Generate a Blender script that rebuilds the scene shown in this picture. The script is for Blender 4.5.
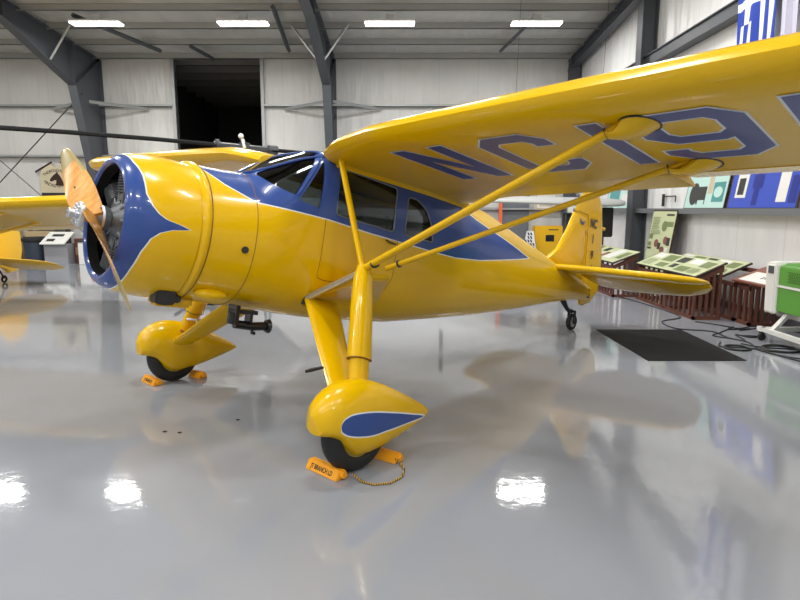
import bpy, bmesh, math, random
from math import sin, cos, pi, radians
from mathutils import Vector, Matrix
random.seed(7)
for o in list(bpy.data.objects): bpy.data.objects.remove(o)
SC = bpy.context.scene
COL = SC.collection

# ------------------------------------------------------------------ camera
cam = bpy.data.cameras.new('camera'); cam.sensor_width = 36.0; cam.lens = 36.0*590/800
cam.clip_start = .05; cam.clip_end = 200
camo = bpy.data.objects.new('camera', cam); COL.objects.link(camo)
camo.location = (0, 0, 1.65); camo.rotation_euler = (radians(90-8.8), 0, 0)
SC.camera = camo
# ------------------------------------------------------------------ world, exposure
W = bpy.data.worlds.new('World'); SC.world = W; W.use_nodes = True
W.node_tree.nodes['Background'].inputs[0].default_value = (.75, .85, 1, 1)
W.node_tree.nodes['Background'].inputs[1].default_value = .03
SC.view_settings.view_transform = 'Standard'; SC.view_settings.look = 'None'
SC.view_settings.gamma = 1; SC.view_settings.use_curve_mapping = False
SC.view_settings.exposure = -0.04
LAMP_W = 125.0          # watts of every ceiling lamp
LAMP_ROWS = [15.35, 9.6, 4.2, -1.2, -6.6]
LAMP_X = [-11.1, -7.45, -3.85, -.25, 3.35]

# ------------------------------------------------------------------ materials
def lin(c):
    return tuple((x/12.92 if x <= .04045 else ((x+.055)/1.055)**2.4) for x in c)
def rgb(r, g, b): return lin((r/255, g/255, b/255))
MATS = {}
def mat(name, col, rough=.5, metal=0, coat=0, emit=None, es=0, spec=.5, noise=0, nscale=8, bump=0, bscale=30, trans=0, alpha=1):
    if name in MATS: return MATS[name]
    m = bpy.data.materials.new(name); m.use_nodes = True; nt = m.node_tree
    p = nt.nodes['Principled BSDF']
    p.inputs['Base Color'].default_value = (*col, 1)
    p.inputs['Roughness'].default_value = rough; p.inputs['Metallic'].default_value = metal
    p.inputs['Coat Weight'].default_value = coat; p.inputs['Coat Roughness'].default_value = .06
    p.inputs['Specular IOR Level'].default_value = spec
    p.inputs['Transmission Weight'].default_value = trans
    if emit: p.inputs['Emission Color'].default_value = (*emit, 1); p.inputs['Emission Strength'].default_value = es
    tc = nt.nodes.new('ShaderNodeTexCoord')
    if noise:
        n = nt.nodes.new('ShaderNodeTexNoise'); n.inputs['Scale'].default_value = nscale; n.inputs['Detail'].default_value = 5
        nt.links.new(tc.outputs['Object'], n.inputs['Vector'])
        mx = nt.nodes.new('ShaderNodeMix'); mx.data_type = 'RGBA'
        mx.inputs[6].default_value = (*[c*(1-noise) for c in col], 1); mx.inputs[7].default_value = (*[min(1, c*(1+noise)) for c in col], 1)
        nt.links.new(n.outputs['Fac'], mx.inputs[0]); nt.links.new(mx.outputs[2], p.inputs['Base Color'])
    if bump:
        n = nt.nodes.new('ShaderNodeTexNoise'); n.inputs['Scale'].default_value = bscale; n.inputs['Detail'].default_value = 3
        nt.links.new(tc.outputs['Object'], n.inputs['Vector'])
        b = nt.nodes.new('ShaderNodeBump'); b.inputs['Strength'].default_value = bump; b.inputs['Distance'].default_value = .02
        nt.links.new(n.outputs['Fac'], b.inputs['Height']); nt.links.new(b.outputs[0], p.inputs['Normal'])
    MATS[name] = m
    return m

YEL = rgb(222, 176, 0); BLU = rgb(50, 76, 140); WHI = rgb(225, 228, 225)
yellow = mat('yellow_paint', YEL, .24, coat=.35, spec=.22, bump=.02, bscale=6)
blue = mat('blue_paint', BLU, .2, coat=.6)
navy = mat('letter_blue', rgb(62, 70, 128), .35, coat=.2)
white_line = mat('white_line', WHI, .35)
black = mat('black_rubber', (.012, .012, .013), .65, noise=.3, nscale=20)
dark = mat('dark_metal', (.035, .036, .038), .45, metal=.4)
glossblack = mat('gloss_black', (.01, .01, .011), .2)
steel = mat('steel', (.55, .56, .57), .3, metal=1)
alum = mat('brushed_aluminium', (.62, .63, .65), .32, metal=.9)
engine_grey = mat('engine_grey', (.14, .15, .155), .4, metal=.4)
frame_grey = mat('frame_grey', rgb(74, 78, 84), .5, noise=.08, nscale=3)
interior = mat('cabin_lining', (.10, .095, .085), .9)
seat_mat = mat('seat_cloth', rgb(140, 125, 100), .9, noise=.1)
seam_mat = mat('seam_brown', rgb(120, 80, 10), .6)  # dark brown of the seam lines and leg collars
red_mat = mat('red', rgb(190, 35, 30), .5)
rubber_tube = mat('cable_black', (.01, .01, .01), .5)

def glass_mat(name, tint=(.55, .6, .62), mixf=.12):
    m = bpy.data.materials.new(name); m.use_nodes = True; nt = m.node_tree
    nt.nodes.remove(nt.nodes['Principled BSDF'])
    t = nt.nodes.new('ShaderNodeBsdfTransparent'); t.inputs[0].default_value = (*tint, 1)
    g = nt.nodes.new('ShaderNodeBsdfGlossy'); g.inputs['Roughness'].default_value = .03
    f = nt.nodes.new('ShaderNodeFresnel'); f.inputs[0].default_value = 1.38
    mx = nt.nodes.new('ShaderNodeMixShader')
    nt.links.new(f.outputs[0], mx.inputs[0]); nt.links.new(t.outputs[0], mx.inputs[1]); nt.links.new(g.outputs[0], mx.inputs[2])
    nt.links.new(mx.outputs[0], nt.nodes['Material Output'].inputs[0])
    return m
glass = glass_mat('window_glass')

def curve_node(nt, pts, x0, x1, y0, y1, src):
    """evaluates a piecewise curve y(x) of an object coordinate"""
    mr = nt.nodes.new('ShaderNodeMapRange'); mr.inputs[1].default_value = x0; mr.inputs[2].default_value = x1
    nt.links.new(src, mr.inputs[0])
    fc = nt.nodes.new('ShaderNodeFloatCurve'); nt.links.new(mr.outputs[0], fc.inputs['Value'])
    c = fc.mapping.curves[0]
    P = sorted([((x-x0)/(x1-x0), (y-y0)/(y1-y0)) for x, y in pts])
    if P[0][0] > 0: P = [(0, P[0][1])]+P
    if P[-1][0] < 1: P = P+[(1, P[-1][1])]
    while len(c.points) < len(P): c.points.new(.5, .5)
    for q, (x, y) in zip(c.points, P): q.location = (x, y); q.handle_type = 'VECTOR' if len(P) > 12 else 'AUTO_CLAMPED'
    fc.mapping.update()
    mo = nt.nodes.new('ShaderNodeMapRange'); mo.inputs[3].default_value = y0; mo.inputs[4].default_value = y1
    nt.links.new(fc.outputs[0], mo.inputs[0])
    return mo.outputs[0]
def mth(nt, op, a, b=None, c=None):
    n = nt.nodes.new('ShaderNodeMath'); n.operation = op
    for i, v in enumerate((a, b, c)):
        if v is None: continue
        if isinstance(v, (int, float)): n.inputs[i].default_value = v
        else: nt.links.new(v, n.inputs[i])
    return n.outputs[0]
def livery(name, build, w=.009):
    """yellow paint with a blue field edged by a white pinstripe; build(nt, x, y, z) gives the signed distance inside the field"""
    m = bpy.data.materials.new(name); m.use_nodes = True; nt = m.node_tree; p = nt.nodes['Principled BSDF']
    p.inputs['Roughness'].default_value = .24; p.inputs['Coat Weight'].default_value = .3; p.inputs['Coat Roughness'].default_value = .05; p.inputs['Specular IOR Level'].default_value = .25
    tc = nt.nodes.new('ShaderNodeTexCoord'); sx = nt.nodes.new('ShaderNodeSeparateXYZ'); nt.links.new(tc.outputs['Object'], sx.inputs[0])
    d = build(nt, *sx.outputs)
    inside = mth(nt, 'GREATER_THAN', d, 0.0); edge = mth(nt, 'GREATER_THAN', d, -w)
    a = nt.nodes.new('ShaderNodeMix'); a.data_type = 'RGBA'; nt.links.new(edge, a.inputs[0])
    a.inputs[6].default_value = (*YEL, 1); a.inputs[7].default_value = (*WHI, 1)
    b = nt.nodes.new('ShaderNodeMix'); b.data_type = 'RGBA'; nt.links.new(inside, b.inputs[0])
    nt.links.new(a.outputs[2], b.inputs[6]); b.inputs[7].default_value = (*BLU, 1)
    nt.links.new(b.outputs[2], p.inputs['Base Color'])
    n = nt.nodes.new('ShaderNodeTexNoise'); n.inputs['Scale'].default_value = 6; nt.links.new(tc.outputs['Object'], n.inputs['Vector'])
    bp = nt.nodes.new('ShaderNodeBump'); bp.inputs['Strength'].default_value = .02; bp.inputs['Distance'].default_value = .02
    nt.links.new(n.outputs['Fac'], bp.inputs['Height']); nt.links.new(bp.outputs[0], p.inputs['Normal'])
    return m

# ------------------------------------------------------------------ mesh helpers
def tag(o, label=None, cat=None, group=None, kind=None):
    if label: o['label'] = label
    if cat: o['category'] = cat
    if group: o['group'] = group
    if kind: o['kind'] = kind
    return o
def empty(name, loc=(0, 0, 0), rz=0, label=None, cat=None, group=None):
    o = bpy.data.objects.new(name, None); COL.objects.link(o); o.location = loc; o.rotation_euler = (0, 0, rz)
    return tag(o, label, cat, group)
def link(name, me, m, parent=None, loc=None, rot=None, smooth=True, kind=None):
    o = bpy.data.objects.new(name, me); COL.objects.link(o)
    ms = m if isinstance(m, (list, tuple)) else [m]
    for x in ms: me.materials.append(x)
    if smooth is True:
        for p in me.polygons: p.use_smooth = True
        try: me.set_sharp_from_angle(angle=radians(38))
        except Exception: pass
    if parent: o.parent = parent
    if loc: o.location = loc
    if rot: o.rotation_euler = rot
    if kind: o['kind'] = kind
    return o
def mesh(name, v, f, m, parent=None, **k):
    me = bpy.data.meshes.new(name); me.from_pydata([tuple(x) for x in v], [], f); me.update()
    return link(name, me, m, parent, **k)
def bm_obj(name, bm, m, parent=None, **k):
    me = bpy.data.meshes.new(name); bmesh.ops.recalc_face_normals(bm, faces=bm.faces[:]); bm.to_mesh(me); bm.free()
    return link(name, me, m, parent, **k)
class B:
    """collects shapes into ONE mesh"""
    def __init__(s): s.v = []; s.f = []; s.m = []
    def add(s, v, f, mi=0):
        o = len(s.v); s.v += [tuple(x) for x in v]; s.f += [[i+o for i in q] for q in f]; s.m += [mi]*len(f); return s
    def box(s, x0, x1, y0, y1, z0, z1, mi=0, M=None):
        v = [Vector((x, y, z)) for z in (z0, z1) for y in (y0, y1) for x in (x0, x1)]
        if M: v = [M @ p for p in v]
        return s.add(v, [(0, 2, 3, 1), (4, 5, 7, 6), (0, 1, 5, 4), (2, 6, 7, 3), (0, 4, 6, 2), (1, 3, 7, 5)], mi)
    def tube(s, pts, r, n=10, mi=0, sq=1.0, up=None, cap=True):
        pts = [Vector(p) for p in pts]; rs = r if isinstance(r, (list, tuple)) else [r]*len(pts)
        rings = []; pu = None
        for i, p in enumerate(pts):
            t = (pts[min(i+1, len(pts)-1)]-pts[max(i-1, 0)]).normalized()
            u = Vector(up) if up is not None else (pu if pu is not None else (Vector((0, 0, 1)) if abs(t.z) < .9 else Vector((1, 0, 0))))
            a = (u-t*u.dot(t)).normalized(); b = t.cross(a); pu = a
            rings.append([p+a*rs[i]*cos(2*pi*k/n)+b*rs[i]*sq*sin(2*pi*k/n) for k in range(n)])
        return s.rings(rings, cap, mi)
    def rings(s, R, cap=True, mi=0, closed=True):
        n = len(R[0]); o = len(s.v)
        for r in R: s.v += [tuple(x) for x in r]
        for i in range(len(R)-1):
            for k in range(n if closed else n-1):
                k2 = (k+1) % n; s.f.append([o+i*n+k, o+i*n+k2, o+(i+1)*n+k2, o+(i+1)*n+k]); s.m.append(mi)
        if cap:
            s.f.append([o+k for k in reversed(range(n))]); s.f.append([o+(len(R)-1)*n+k for k in range(n)]); s.m += [mi, mi]
        return s
    def lathe(s, prof, axis='z', c=(0, 0, 0), n=32, mi=0, cap=False):
        R = []
        for r, h in prof:
            ring = []
            for k in range(n):
                a = 2*pi*k/n; x, y = r*cos(a), r*sin(a)
                ring.append(Vector(c)+Vector({'z': (x, y, h), 'x': (h, x, y), 'y': (y, h, x)}[axis]))
            R.append(ring)
        return s.rings(R, cap, mi)
    def prism(s, poly, d0, d1, f, mi=0):
        """poly of (u,v), extruded between d0 and d1; f(u,v,d) -> point"""
        n = len(poly); v = [f(u, w, d0) for u, w in poly]+[f(u, w, d1) for u, w in poly]
        F = [list(range(n))[::-1], [n+i for i in range(n)]]+[[i, (i+1) % n, n+(i+1) % n, n+i] for i in range(n)]
        return s.add(v, F, mi)
    def sphere(s, c, r, n=14, mi=0, sc=(1, 1, 1)):
        R = []
        for i in range(n//2+1):
            t = pi*i/(n//2); rr = max(sin(t), .002)
            R.append([Vector(c)+Vector((sc[0]*r*rr*cos(2*pi*k/n), sc[1]*r*rr*sin(2*pi*k/n), sc[2]*r*cos(t))) for k in range(n)])
        return s.rings(R, True, mi)
    def build(s, name, m, parent=None, bevel=0, **k):
        me = bpy.data.meshes.new(name); me.from_pydata(s.v, [], s.f)
        for p, i in zip(me.polygons, s.m): p.material_index = i
        bm = bmesh.new(); bm.from_mesh(me); bmesh.ops.recalc_face_normals(bm, faces=bm.faces[:])
        if bevel:
            es = [e for e in bm.edges if len(e.link_faces) == 2 and e.calc_face_angle(0) > .6]
            bmesh.ops.bevel(bm, geom=es, offset=bevel, segments=2, affect='EDGES', clamp_overlap=True)
        bm.to_mesh(me); bm.free(); me.update()
        return link(name, me, m, parent, **k)
def boolean(o, cutters, op='DIFFERENCE'):
    for c in cutters:
        md = o.modifiers.new('b', 'BOOLEAN'); md.operation = op; md.solver = 'EXACT'; md.object = c
    dg = bpy.context.evaluated_depsgraph_get(); dg.update()
    me = bpy.data.meshes.new_from_object(o.evaluated_get(dg)); o.modifiers.clear(); o.data = me
    for p in me.polygons: p.use_smooth = True
    try: me.set_sharp_from_angle(angle=radians(35))
    except Exception: pass
def interp(x, X, Y):
    if x <= X[0]: return Y[0]
    for i in range(len(X)-1):
        if x <= X[i+1]:
            t = (x-X[i])/(X[i+1]-X[i]); return Y[i]*(1-t)+Y[i+1]*t
    return Y[-1]
def copy_tree(o, parent=None):
    c = o.copy(); COL.objects.link(c)
    if parent: c.parent = parent
    for ch in list(o.children): copy_tree(ch, c)
    return c
#%%STRUCTURE
# ================================================================== the hangar
def floor_mat():
    m = bpy.data.materials.new('epoxy_floor'); m.use_nodes = True; nt = m.node_tree; p = nt.nodes['Principled BSDF']
    tc = nt.nodes.new('ShaderNodeTexCoord')
    n = nt.nodes.new('ShaderNodeTexNoise'); n.inputs['Scale'].default_value = .35; n.inputs['Detail'].default_value = 6
    nt.links.new(tc.outputs['Object'], n.inputs['Vector'])
    cr = nt.nodes.new('ShaderNodeValToRGB'); cr.color_ramp.elements[0].position = .3; cr.color_ramp.elements[1].position = .75
    cr.color_ramp.elements[0].color = (*rgb(140, 144, 152), 1); cr.color_ramp.elements[1].color = (*rgb(153, 157, 165), 1)
    nt.links.new(n.outputs['Fac'], cr.inputs[0]); nt.links.new(cr.outputs[0], p.inputs['Base Color'])
    n2 = nt.nodes.new('ShaderNodeTexNoise'); n2.inputs['Scale'].default_value = 1.3; n2.inputs['Detail'].default_value = 4
    nt.links.new(tc.outputs['Object'], n2.inputs['Vector'])
    r = nt.nodes.new('ShaderNodeMapRange'); r.inputs[3].default_value = .03; r.inputs[4].default_value = .085
    nt.links.new(n2.outputs['Fac'], r.inputs[0]); nt.links.new(r.outputs[0], p.inputs['Roughness'])
    n3 = nt.nodes.new('ShaderNodeTexNoise'); n3.inputs['Scale'].default_value = 14; n3.inputs['Detail'].default_value = 2
    nt.links.new(tc.outputs['Object'], n3.inputs['Vector'])
    b = nt.nodes.new('ShaderNodeBump'); b.inputs['Strength'].default_value = .035; b.inputs['Distance'].default_value = .02
    nt.links.new(n3.outputs['Fac'], b.inputs['Height']); nt.links.new(b.outputs[0], p.inputs['Normal'])
    p.inputs['Specular IOR Level'].default_value = .8
    return m
def vinyl_mat(name, axis, col, seam=1.22, dirt=.1):
    """white faced insulation: seams every 'seam' metres along one axis and soft vertical wrinkles"""
    m = bpy.data.materials.new(name); m.use_nodes = True; nt = m.node_tree; p = nt.nodes['Principled BSDF']
    p.inputs['Roughness'].default_value = .42
    tc = nt.nodes.new('ShaderNodeTexCoord'); sx = nt.nodes.new('ShaderNodeSeparateXYZ'); nt.links.new(tc.outputs['Object'], sx.inputs[0])
    a = sx.outputs[axis]
    mp = nt.nodes.new('ShaderNodeMapping'); sc = [.35, .35, .35]; sc[axis] = 1.5; mp.inputs['Scale'].default_value = sc
    nt.links.new(tc.outputs['Object'], mp.inputs[0])
    n = nt.nodes.new('ShaderNodeTexNoise'); n.inputs['Scale'].default_value = 1.6; n.inputs['Detail'].default_value = 2.5
    nt.links.new(mp.outputs[0], n.inputs['Vector'])
    md = mth(nt, 'PINGPONG', a, seam/2); sm = mth(nt, 'LESS_THAN', md, .012)
    mx = nt.nodes.new('ShaderNodeMix'); mx.data_type = 'RGBA'
    mx.inputs[6].default_value = (*[c*(1-dirt) for c in col], 1); mx.inputs[7].default_value = (*col, 1); nt.links.new(n.outputs['Fac'], mx.inputs[0])
    m2 = nt.nodes.new('ShaderNodeMix'); m2.data_type = 'RGBA'; nt.links.new(mx.outputs[2], m2.inputs[6]); m2.inputs[7].default_value = (*[c*.86 for c in col], 1)
    nt.links.new(sm, m2.inputs[0]); nt.links.new(m2.outputs[2], p.inputs['Base Color'])
    b = nt.nodes.new('ShaderNodeBump'); b.inputs['Strength'].default_value = .55; b.inputs['Distance'].default_value = .16
    nt.links.new(n.outputs['Fac'], b.inputs['Height']); nt.links.new(b.outputs[0], p.inputs['Normal'])
    return m
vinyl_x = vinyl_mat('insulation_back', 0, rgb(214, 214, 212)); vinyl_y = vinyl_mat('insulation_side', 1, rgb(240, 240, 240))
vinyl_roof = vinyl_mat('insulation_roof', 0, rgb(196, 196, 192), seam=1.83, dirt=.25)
XR, YB, XL, YF = 5.55, 19.2, -16.5, -11.0
def roof_z(y): return 6.30+.07*(YB-y)
B().box(XL, XR, YF, YB+.1, -.2, 0).build('floor', floor_mat(), smooth=False, kind='structure')
# ceiling: sloped slab
b = B(); b.prism([(YB+.1, roof_z(YB+.1)), (YF, roof_z(YF)), (YF, roof_z(YF)+.15), (YB+.1, roof_z(YB+.1)+.15)], XL, XR, lambda u, w, d: (d, u, w))
b.build('ceiling', vinyl_roof, smooth=False, kind='structure')
# back wall with the dark opening
OX0, OX1, OZ0, OZ1 = -7.0, -4.33, 3.4, 6.22
b = B()
b.box(XL, OX0, YB, YB+.12, 0, 6.5); b.box(OX1, XR+.3, YB, YB+.12, 0, 6.5); b.box(OX0, OX1, YB, YB+.12, 0, OZ0); b.box(OX0, OX1, YB, YB+.12, OZ1, 6.5)
b.build('wall_back', vinyl_x, smooth=False, kind='structure')
b = B(); b.box(XR, XR+.15, YF, YB, 0, 8.5); b.build('wall_right', vinyl_y, smooth=False, kind='structure')
b = B(); b.box(XL-.15, XL, YF, YB, 0, 8.5); b.build('wall_left', vinyl_y, smooth=False, kind='structure')
b = B(); b.box(XL, XR, YF-.15, YF, 0, 8.6); b.build('wall_front', vinyl_x, smooth=False, kind='structure')
# the dim room seen through the opening
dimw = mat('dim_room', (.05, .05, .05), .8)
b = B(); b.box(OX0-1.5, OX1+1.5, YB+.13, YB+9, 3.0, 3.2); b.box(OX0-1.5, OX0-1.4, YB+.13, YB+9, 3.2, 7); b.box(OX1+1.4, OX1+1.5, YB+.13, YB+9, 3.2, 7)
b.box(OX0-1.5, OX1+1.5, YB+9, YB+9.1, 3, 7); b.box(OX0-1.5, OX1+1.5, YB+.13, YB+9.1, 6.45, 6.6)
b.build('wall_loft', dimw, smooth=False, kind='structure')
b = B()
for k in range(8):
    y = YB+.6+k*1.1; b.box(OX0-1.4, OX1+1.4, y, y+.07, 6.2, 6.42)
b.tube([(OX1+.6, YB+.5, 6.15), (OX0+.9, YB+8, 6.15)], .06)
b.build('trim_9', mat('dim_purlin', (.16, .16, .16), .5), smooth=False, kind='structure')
lightgrey = mat('galvanised_trim', rgb(170, 172, 172), .45, metal=.3)
b = B(); b.box(OX0-.1, OX0, YB-.1, YB+.1, OZ0-.1, OZ1); b.box(OX1, OX1+.1, YB-.1, YB+.1, OZ0-.1, OZ1+.02)
b.box(OX0, OX1, YB-.08, YB+.1, OZ0-.1, OZ0); b.box(OX0, OX1, YB-.08, YB+.1, OZ1, OZ1+.06)
b.build('trim_1', lightgrey, smooth=False, kind='structure')

# rigid frames (columns and rafters as one welded I-section)
def rigid_frame(x, n):
    inner = [(YB-.45, 0), (YB-1.0, 3.0), (YB-1.65, 5.15), (14.6, roof_z(14.6)-.55), (8, roof_z(8)-.5), (YF, roof_z(YF)-.5)]
    outer = [(YB-.06, 0), (YB-.06, 3), (YB-.06, roof_z(YB)-.12), (14.6, roof_z(14.6)-.12), (8, roof_z(8)-.12), (YF, roof_z(YF)-.12)]
    b = B(); t = .02
    f = lambda u, w, d: (x+d, u, w)
    for i in range(len(inner)-1):
        b.prism([inner[i], inner[i+1], outer[i+1], outer[i]], -.01, .01, f)
        for L in (inner, outer):
            p, q = Vector(L[i]), Vector(L[i+1]); nn = (q-p).normalized(); nn = Vector((-nn.y, nn.x))*t
            b.prism([tuple(p-nn*.5), tuple(q-nn*.5), tuple(q+nn*.5), tuple(p+nn*.5)], -.12, .12, f)
    for a, c in ((inner[2], outer[2]), (inner[1], outer[1]), (inner[3], outer[3]), (inner[2], (inner[2][0], roof_z(inner[2][0])-.12)), ):
        p, q = Vector(a), Vector(c); nn = (q-p).normalized(); nn = Vector((-nn.y, nn.x))*.008
        b.prism([tuple(p-nn), tuple(q-nn), tuple(q+nn), tuple(p+nn)], -.11, .11, f)
    return b.build('trim_%d' % n, frame_grey, smooth=False, kind='structure')
rigid_frame(-9.35, 2); rigid_frame(-2.1, 3)
# end wall: columns, rafter, girts
b = B()
for y in (13.4, 6.0, -1.0):
    b.box(5.20, 5.22, y, y+.3, 0, roof_z(y)-.2); b.box(5.52, 5.54, y, y+.3, 0, roof_z(y)-.2); b.box(5.22, 5.52, y+.14, y+.16, 0, roof_z(y)-.2)
b.box(5.2, 5.5, YB-.4, YB-.1, 0, 6.2)
b.prism([(YB, roof_z(YB)-.12), (YF, roof_z(YF)-.12), (YF, roof_z(YF)-.42), (YB, roof_z(YB)-.42)], 5.3, 5.32, lambda u, w, d: (d, u, w))
for h in (.12, .41): b.prism([(YB, roof_z(YB)-h), (YF, roof_z(YF)-h), (YF, roof_z(YF)-h-.02), (YB, roof_z(YB)-h-.02)], 5.2, 5.42, lambda u, w, d: (d, u, w))
b.build('trim_4', frame_grey, smooth=False, kind='structure')
girt_g = mat('girt_grey', rgb(118, 121, 124), .45, metal=.2)
b = B()
b.box(5.33, 5.55, YF, YB, 1.58, 1.60); b.box(5.33, 5.55, YF, YB, 1.63, 1.65); b.box(5.32, 5.34, YF, YB, 1.555, 1.655)
b.build('trim_5', girt_g, smooth=False, kind='structure')
b = B(); b.box(5.34, 5.50, YF, YB, 4.70, 4.90); b.box(5.30, 5.53, YF, YB, 4.90, 4.92); b.box(5.30, 5.53, YF, YB, 4.68, 4.70)
b.build('trim_6', frame_grey, smooth=False, kind='structure')
# back wall girts
b = B()
for z in (4.78, 3.25, 1.6):
    for (x0, x1) in ((XL, OX0-.1), (OX1+.1, XR)):
        if z < OZ0: x0, x1 = (XL, XR) if x0 == XL else (0, 0)
        if x1 <= x0: continue
        b.box(x0, x1, YB-.2, YB, z, z+.015); b.box(x0, x1, YB-.2, YB-.18, z, z+.07); b.box(x0, x1, YB-.02, YB, z, z+.09)
b.build('trim_7', lightgrey, smooth=False, kind='structure')
# purlins
b = B(); y = YB-.35
while y > YF:
    z = roof_z(y); b.box(XL, XR, y, y+.02, z-.16, z-.004); b.box(XL, XR, y, y+.06, z-.16, z-.148); y -= 1.2
b.build('trim_8', mat('purlin_grey', rgb(165, 166, 165), .5, metal=.2), smooth=False, kind='structure')
# flange braces, rod bracing and the sag bars between purlins
b = B()
for x in (-9.35, -2.1):
    for y in (16.4, 13.4):
        zi = interp(-y, [-17.55, -14.6, -8], [5.15, roof_z(14.6)-.55, roof_z(8)-.5])
        for s in (-1, 1): b.tube([(x+s*.1, y, zi+.05), (x+s*.75, y-.1, roof_z(y)-.1)], .035, 4)
    for s in (-1, 1): b.tube([(x+s*.1, YB-.95, 4.8), (x+s*1.5, YB-.12, 4.72)], .045, 4)
b.build('trim_10', lightgrey, smooth=False, kind='structure')
b = B()
b.tube([(-9.3, YB-1.2, 5.0), (-14.4, YB-1.2, -.2+.3)], .018, 6)
b.tube([(-14.3, YB-.5, 4.9), (-9.3, YB-.5, .3)], .012, 6)
b.build('trim_11', dark, smooth=False, kind='structure')
b = B()
for x0, x1, ya, yb in ((-6.9, -8.0, 17.9, 15.3), (-3.2, -3.0, 17.9, 14.8), (2.9, 3.3, 17.9, 15.6), (-5.6, -5.9, 18.6, 17.5)):
    b.tube([(x0, ya, roof_z(ya)-.25), (x1, yb, roof_z(yb)-.25)], .06, 4)
b.build('trim_12', frame_grey, smooth=False, kind='structure')
b = B(); b.box(5.50, 5.55, YF, YB, 0, .1); b.build('baseboard_right', mat('base_dark', rgb(90, 93, 98), .5), smooth=False, kind='structure')
b = B(); b.box(XL, XR, YB-.04, YB, 0, .1); b.build('baseboard_back', MATS['base_dark'], smooth=False, kind='structure')

# ceiling lamps
tube_e = mat('lamp_diffuser', (1, 1, 1), .5, emit=(1, .985, .95), es=9)
lamp_body = mat('lamp_body', rgb(200, 200, 200), .5)
BDL = bpy.data.lights.new('lamp_light', 'AREA'); BDL.shape = 'RECTANGLE'; BDL.size = 1.2; BDL.size_y = .30; BDL.energy = LAMP_W; BDL.color = (1, .985, .955)
lbm = bd = None
for j, y in enumerate(LAMP_ROWS):
    for i, x in enumerate(LAMP_X):
        z = roof_z(y)-.42
        where = ['far left', 'left', 'centre left', 'centre', 'right'][i]; row = ['nearest the back wall', 'second from the back', 'third from the back', 'fourth from the back', 'at the front wall'][j]
        t = empty('ceiling_lamp', (x, y, z), label='slim white strip lamp under the ceiling, %s of the row %s' % (where, row), cat='lamp', group='strip lamps under the roof')
        if lbm is None:
            o1 = B().box(-.62, .62, -.17, .17, .0, .05).box(-.1, .1, -.05, .05, .05, .2).build('housing', lamp_body, t, smooth=False)
            o2 = B().box(-.6, .6, -.15, .15, -.03, -.001).build('diffuser', tube_e, t, smooth=False)
            lbm, bd = o1, o2
        else:
            for src in (lbm, bd):
                c = src.copy(); COL.objects.link(c); c.parent = t
        l = bpy.data.objects.new('lamp_light', BDL); COL.objects.link(l); l.parent = t; l.location = (0, 0, -.05)
#%%AIRPLANE
# ================================================================== the yellow cabin monoplane
TH = .196; CT, STH = cos(TH), sin(TH)
AO = (-1.25722, 4.53657, 0); AR = math.atan2(-.68808, -.72564)
plane = empty('airplane', AO, AR, 'yellow high-wing cabin airplane with blue window stripe, wooden propeller and wheel spats, standing in front', 'airplane')
FL, FR = (.8, 0, 1.559), (0, -TH, 0)
def F(s, b, n): return Vector((.8+s*CT-n*STH, b, 1.559+s*STH+n*CT))     # fuselage axes -> airplane axes
def inv(a, b, z): return Vector(((a-.8)*CT+(z-1.559)*STH, b, -(a-.8)*STH+(z-1.559)*CT))
ST = [(-.33,.475,.485,-.475,2,2),(-.55,.49,.495,-.485,2.1,2.1),(-.76,.505,.515,-.495,2.2,2.2),(-.9,.515,.60,-.5,2.7,2.3),(-1.05,.525,.70,-.505,3.6,2.4),(-1.22,.535,.80,-.52,5,2.5),(-1.5,.54,.82,-.53,5,2.6),
(-2.3,.54,.83,-.515,5,2.6),(-2.9,.51,.82,-.445,3.6,2.6),(-3.6,.42,.765,-.36,2.8,2.5),(-4.4,.30,.61,-.235,2.5,2.4),(-5.2,.175,.455,-.095,2.3,2.3),(-5.8,.09,.34,.0,2.2,2.2),(-6.3,.035,.24,.04,2,2)]
SX = [-q[0] for q in ST]
def sec(s): return [interp(-s, SX, [q[k] for q in ST]) for k in range(1, 6)]
def ncen(s): return interp(-s, [.33, 3, 6.3], [0, .12, .14])
def bof(s, n, off=0):
    w, nt_, nb, et, eb = sec(s); nc = ncen(s); w += off
    h, e = (nt_+off-nc, et) if n >= nc else (nc-nb+off, eb)
    r = abs(n-nc)/h
    return w*(1-r**e)**(1/e) if r < 1 else 0
def ring(s, off=0, N=64):
    w, nt_, nb, et, eb = sec(s); nc = ncen(s); R = []
    for k in range(N):
        a = 2*pi*k/N; c, d = cos(a), sin(a)
        e = et if d >= 0 else eb; h = (nt_-nc if d >= 0 else nc-nb)+off
        R.append(Vector((s, (w+off)*math.copysign(abs(c)**(2/e), c), nc+h*math.copysign(abs(d)**(2/e), d))))
    return R
def fus_d(nt, x, y, z):
    lo = curve_node(nt, [(-6.3, 1.2), (-4.27, .374), (-4.0, .33), (-3.587, .27), (-3.2, .215), (-2.785, .185), (-2.5, .19), (-2.203, .205), (-1.678, .23), (-1.271, .262), (-.95, .272), (-.693, .28), (-.495, .36), (-.403, .427), (-.33, .5)], -6.3, -.33, -.2, 1.2, x)
    up = curve_node(nt, [(-6.3, -.1), (-4.27, .374), (-3.81, .47), (-3.362, .545), (-3.0, .615), (-2.85, .66), (-2.8, 1.2), (-.33, 1.2)], -6.3, -.33, -.2, 1.2, x)
    d1 = mth(nt, 'SUBTRACT', z, lo); d2 = mth(nt, 'SUBTRACT', up, z)
    return mth(nt, 'MINIMUM', d1, d2)
fus_mat = livery('fuselage_livery', fus_d)
ss = []; s = -.33
while s > -6.3: ss.append(s); s -= .055
ss.append(-6.3)
b = B(); b.rings([ring(s) for s in ss]+[ring(s, -.018) for s in reversed(ss[1:-1])]+[ring(-.36, -.018)], cap=False)
n = 64; tot = (len(b.v)//n)
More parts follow.
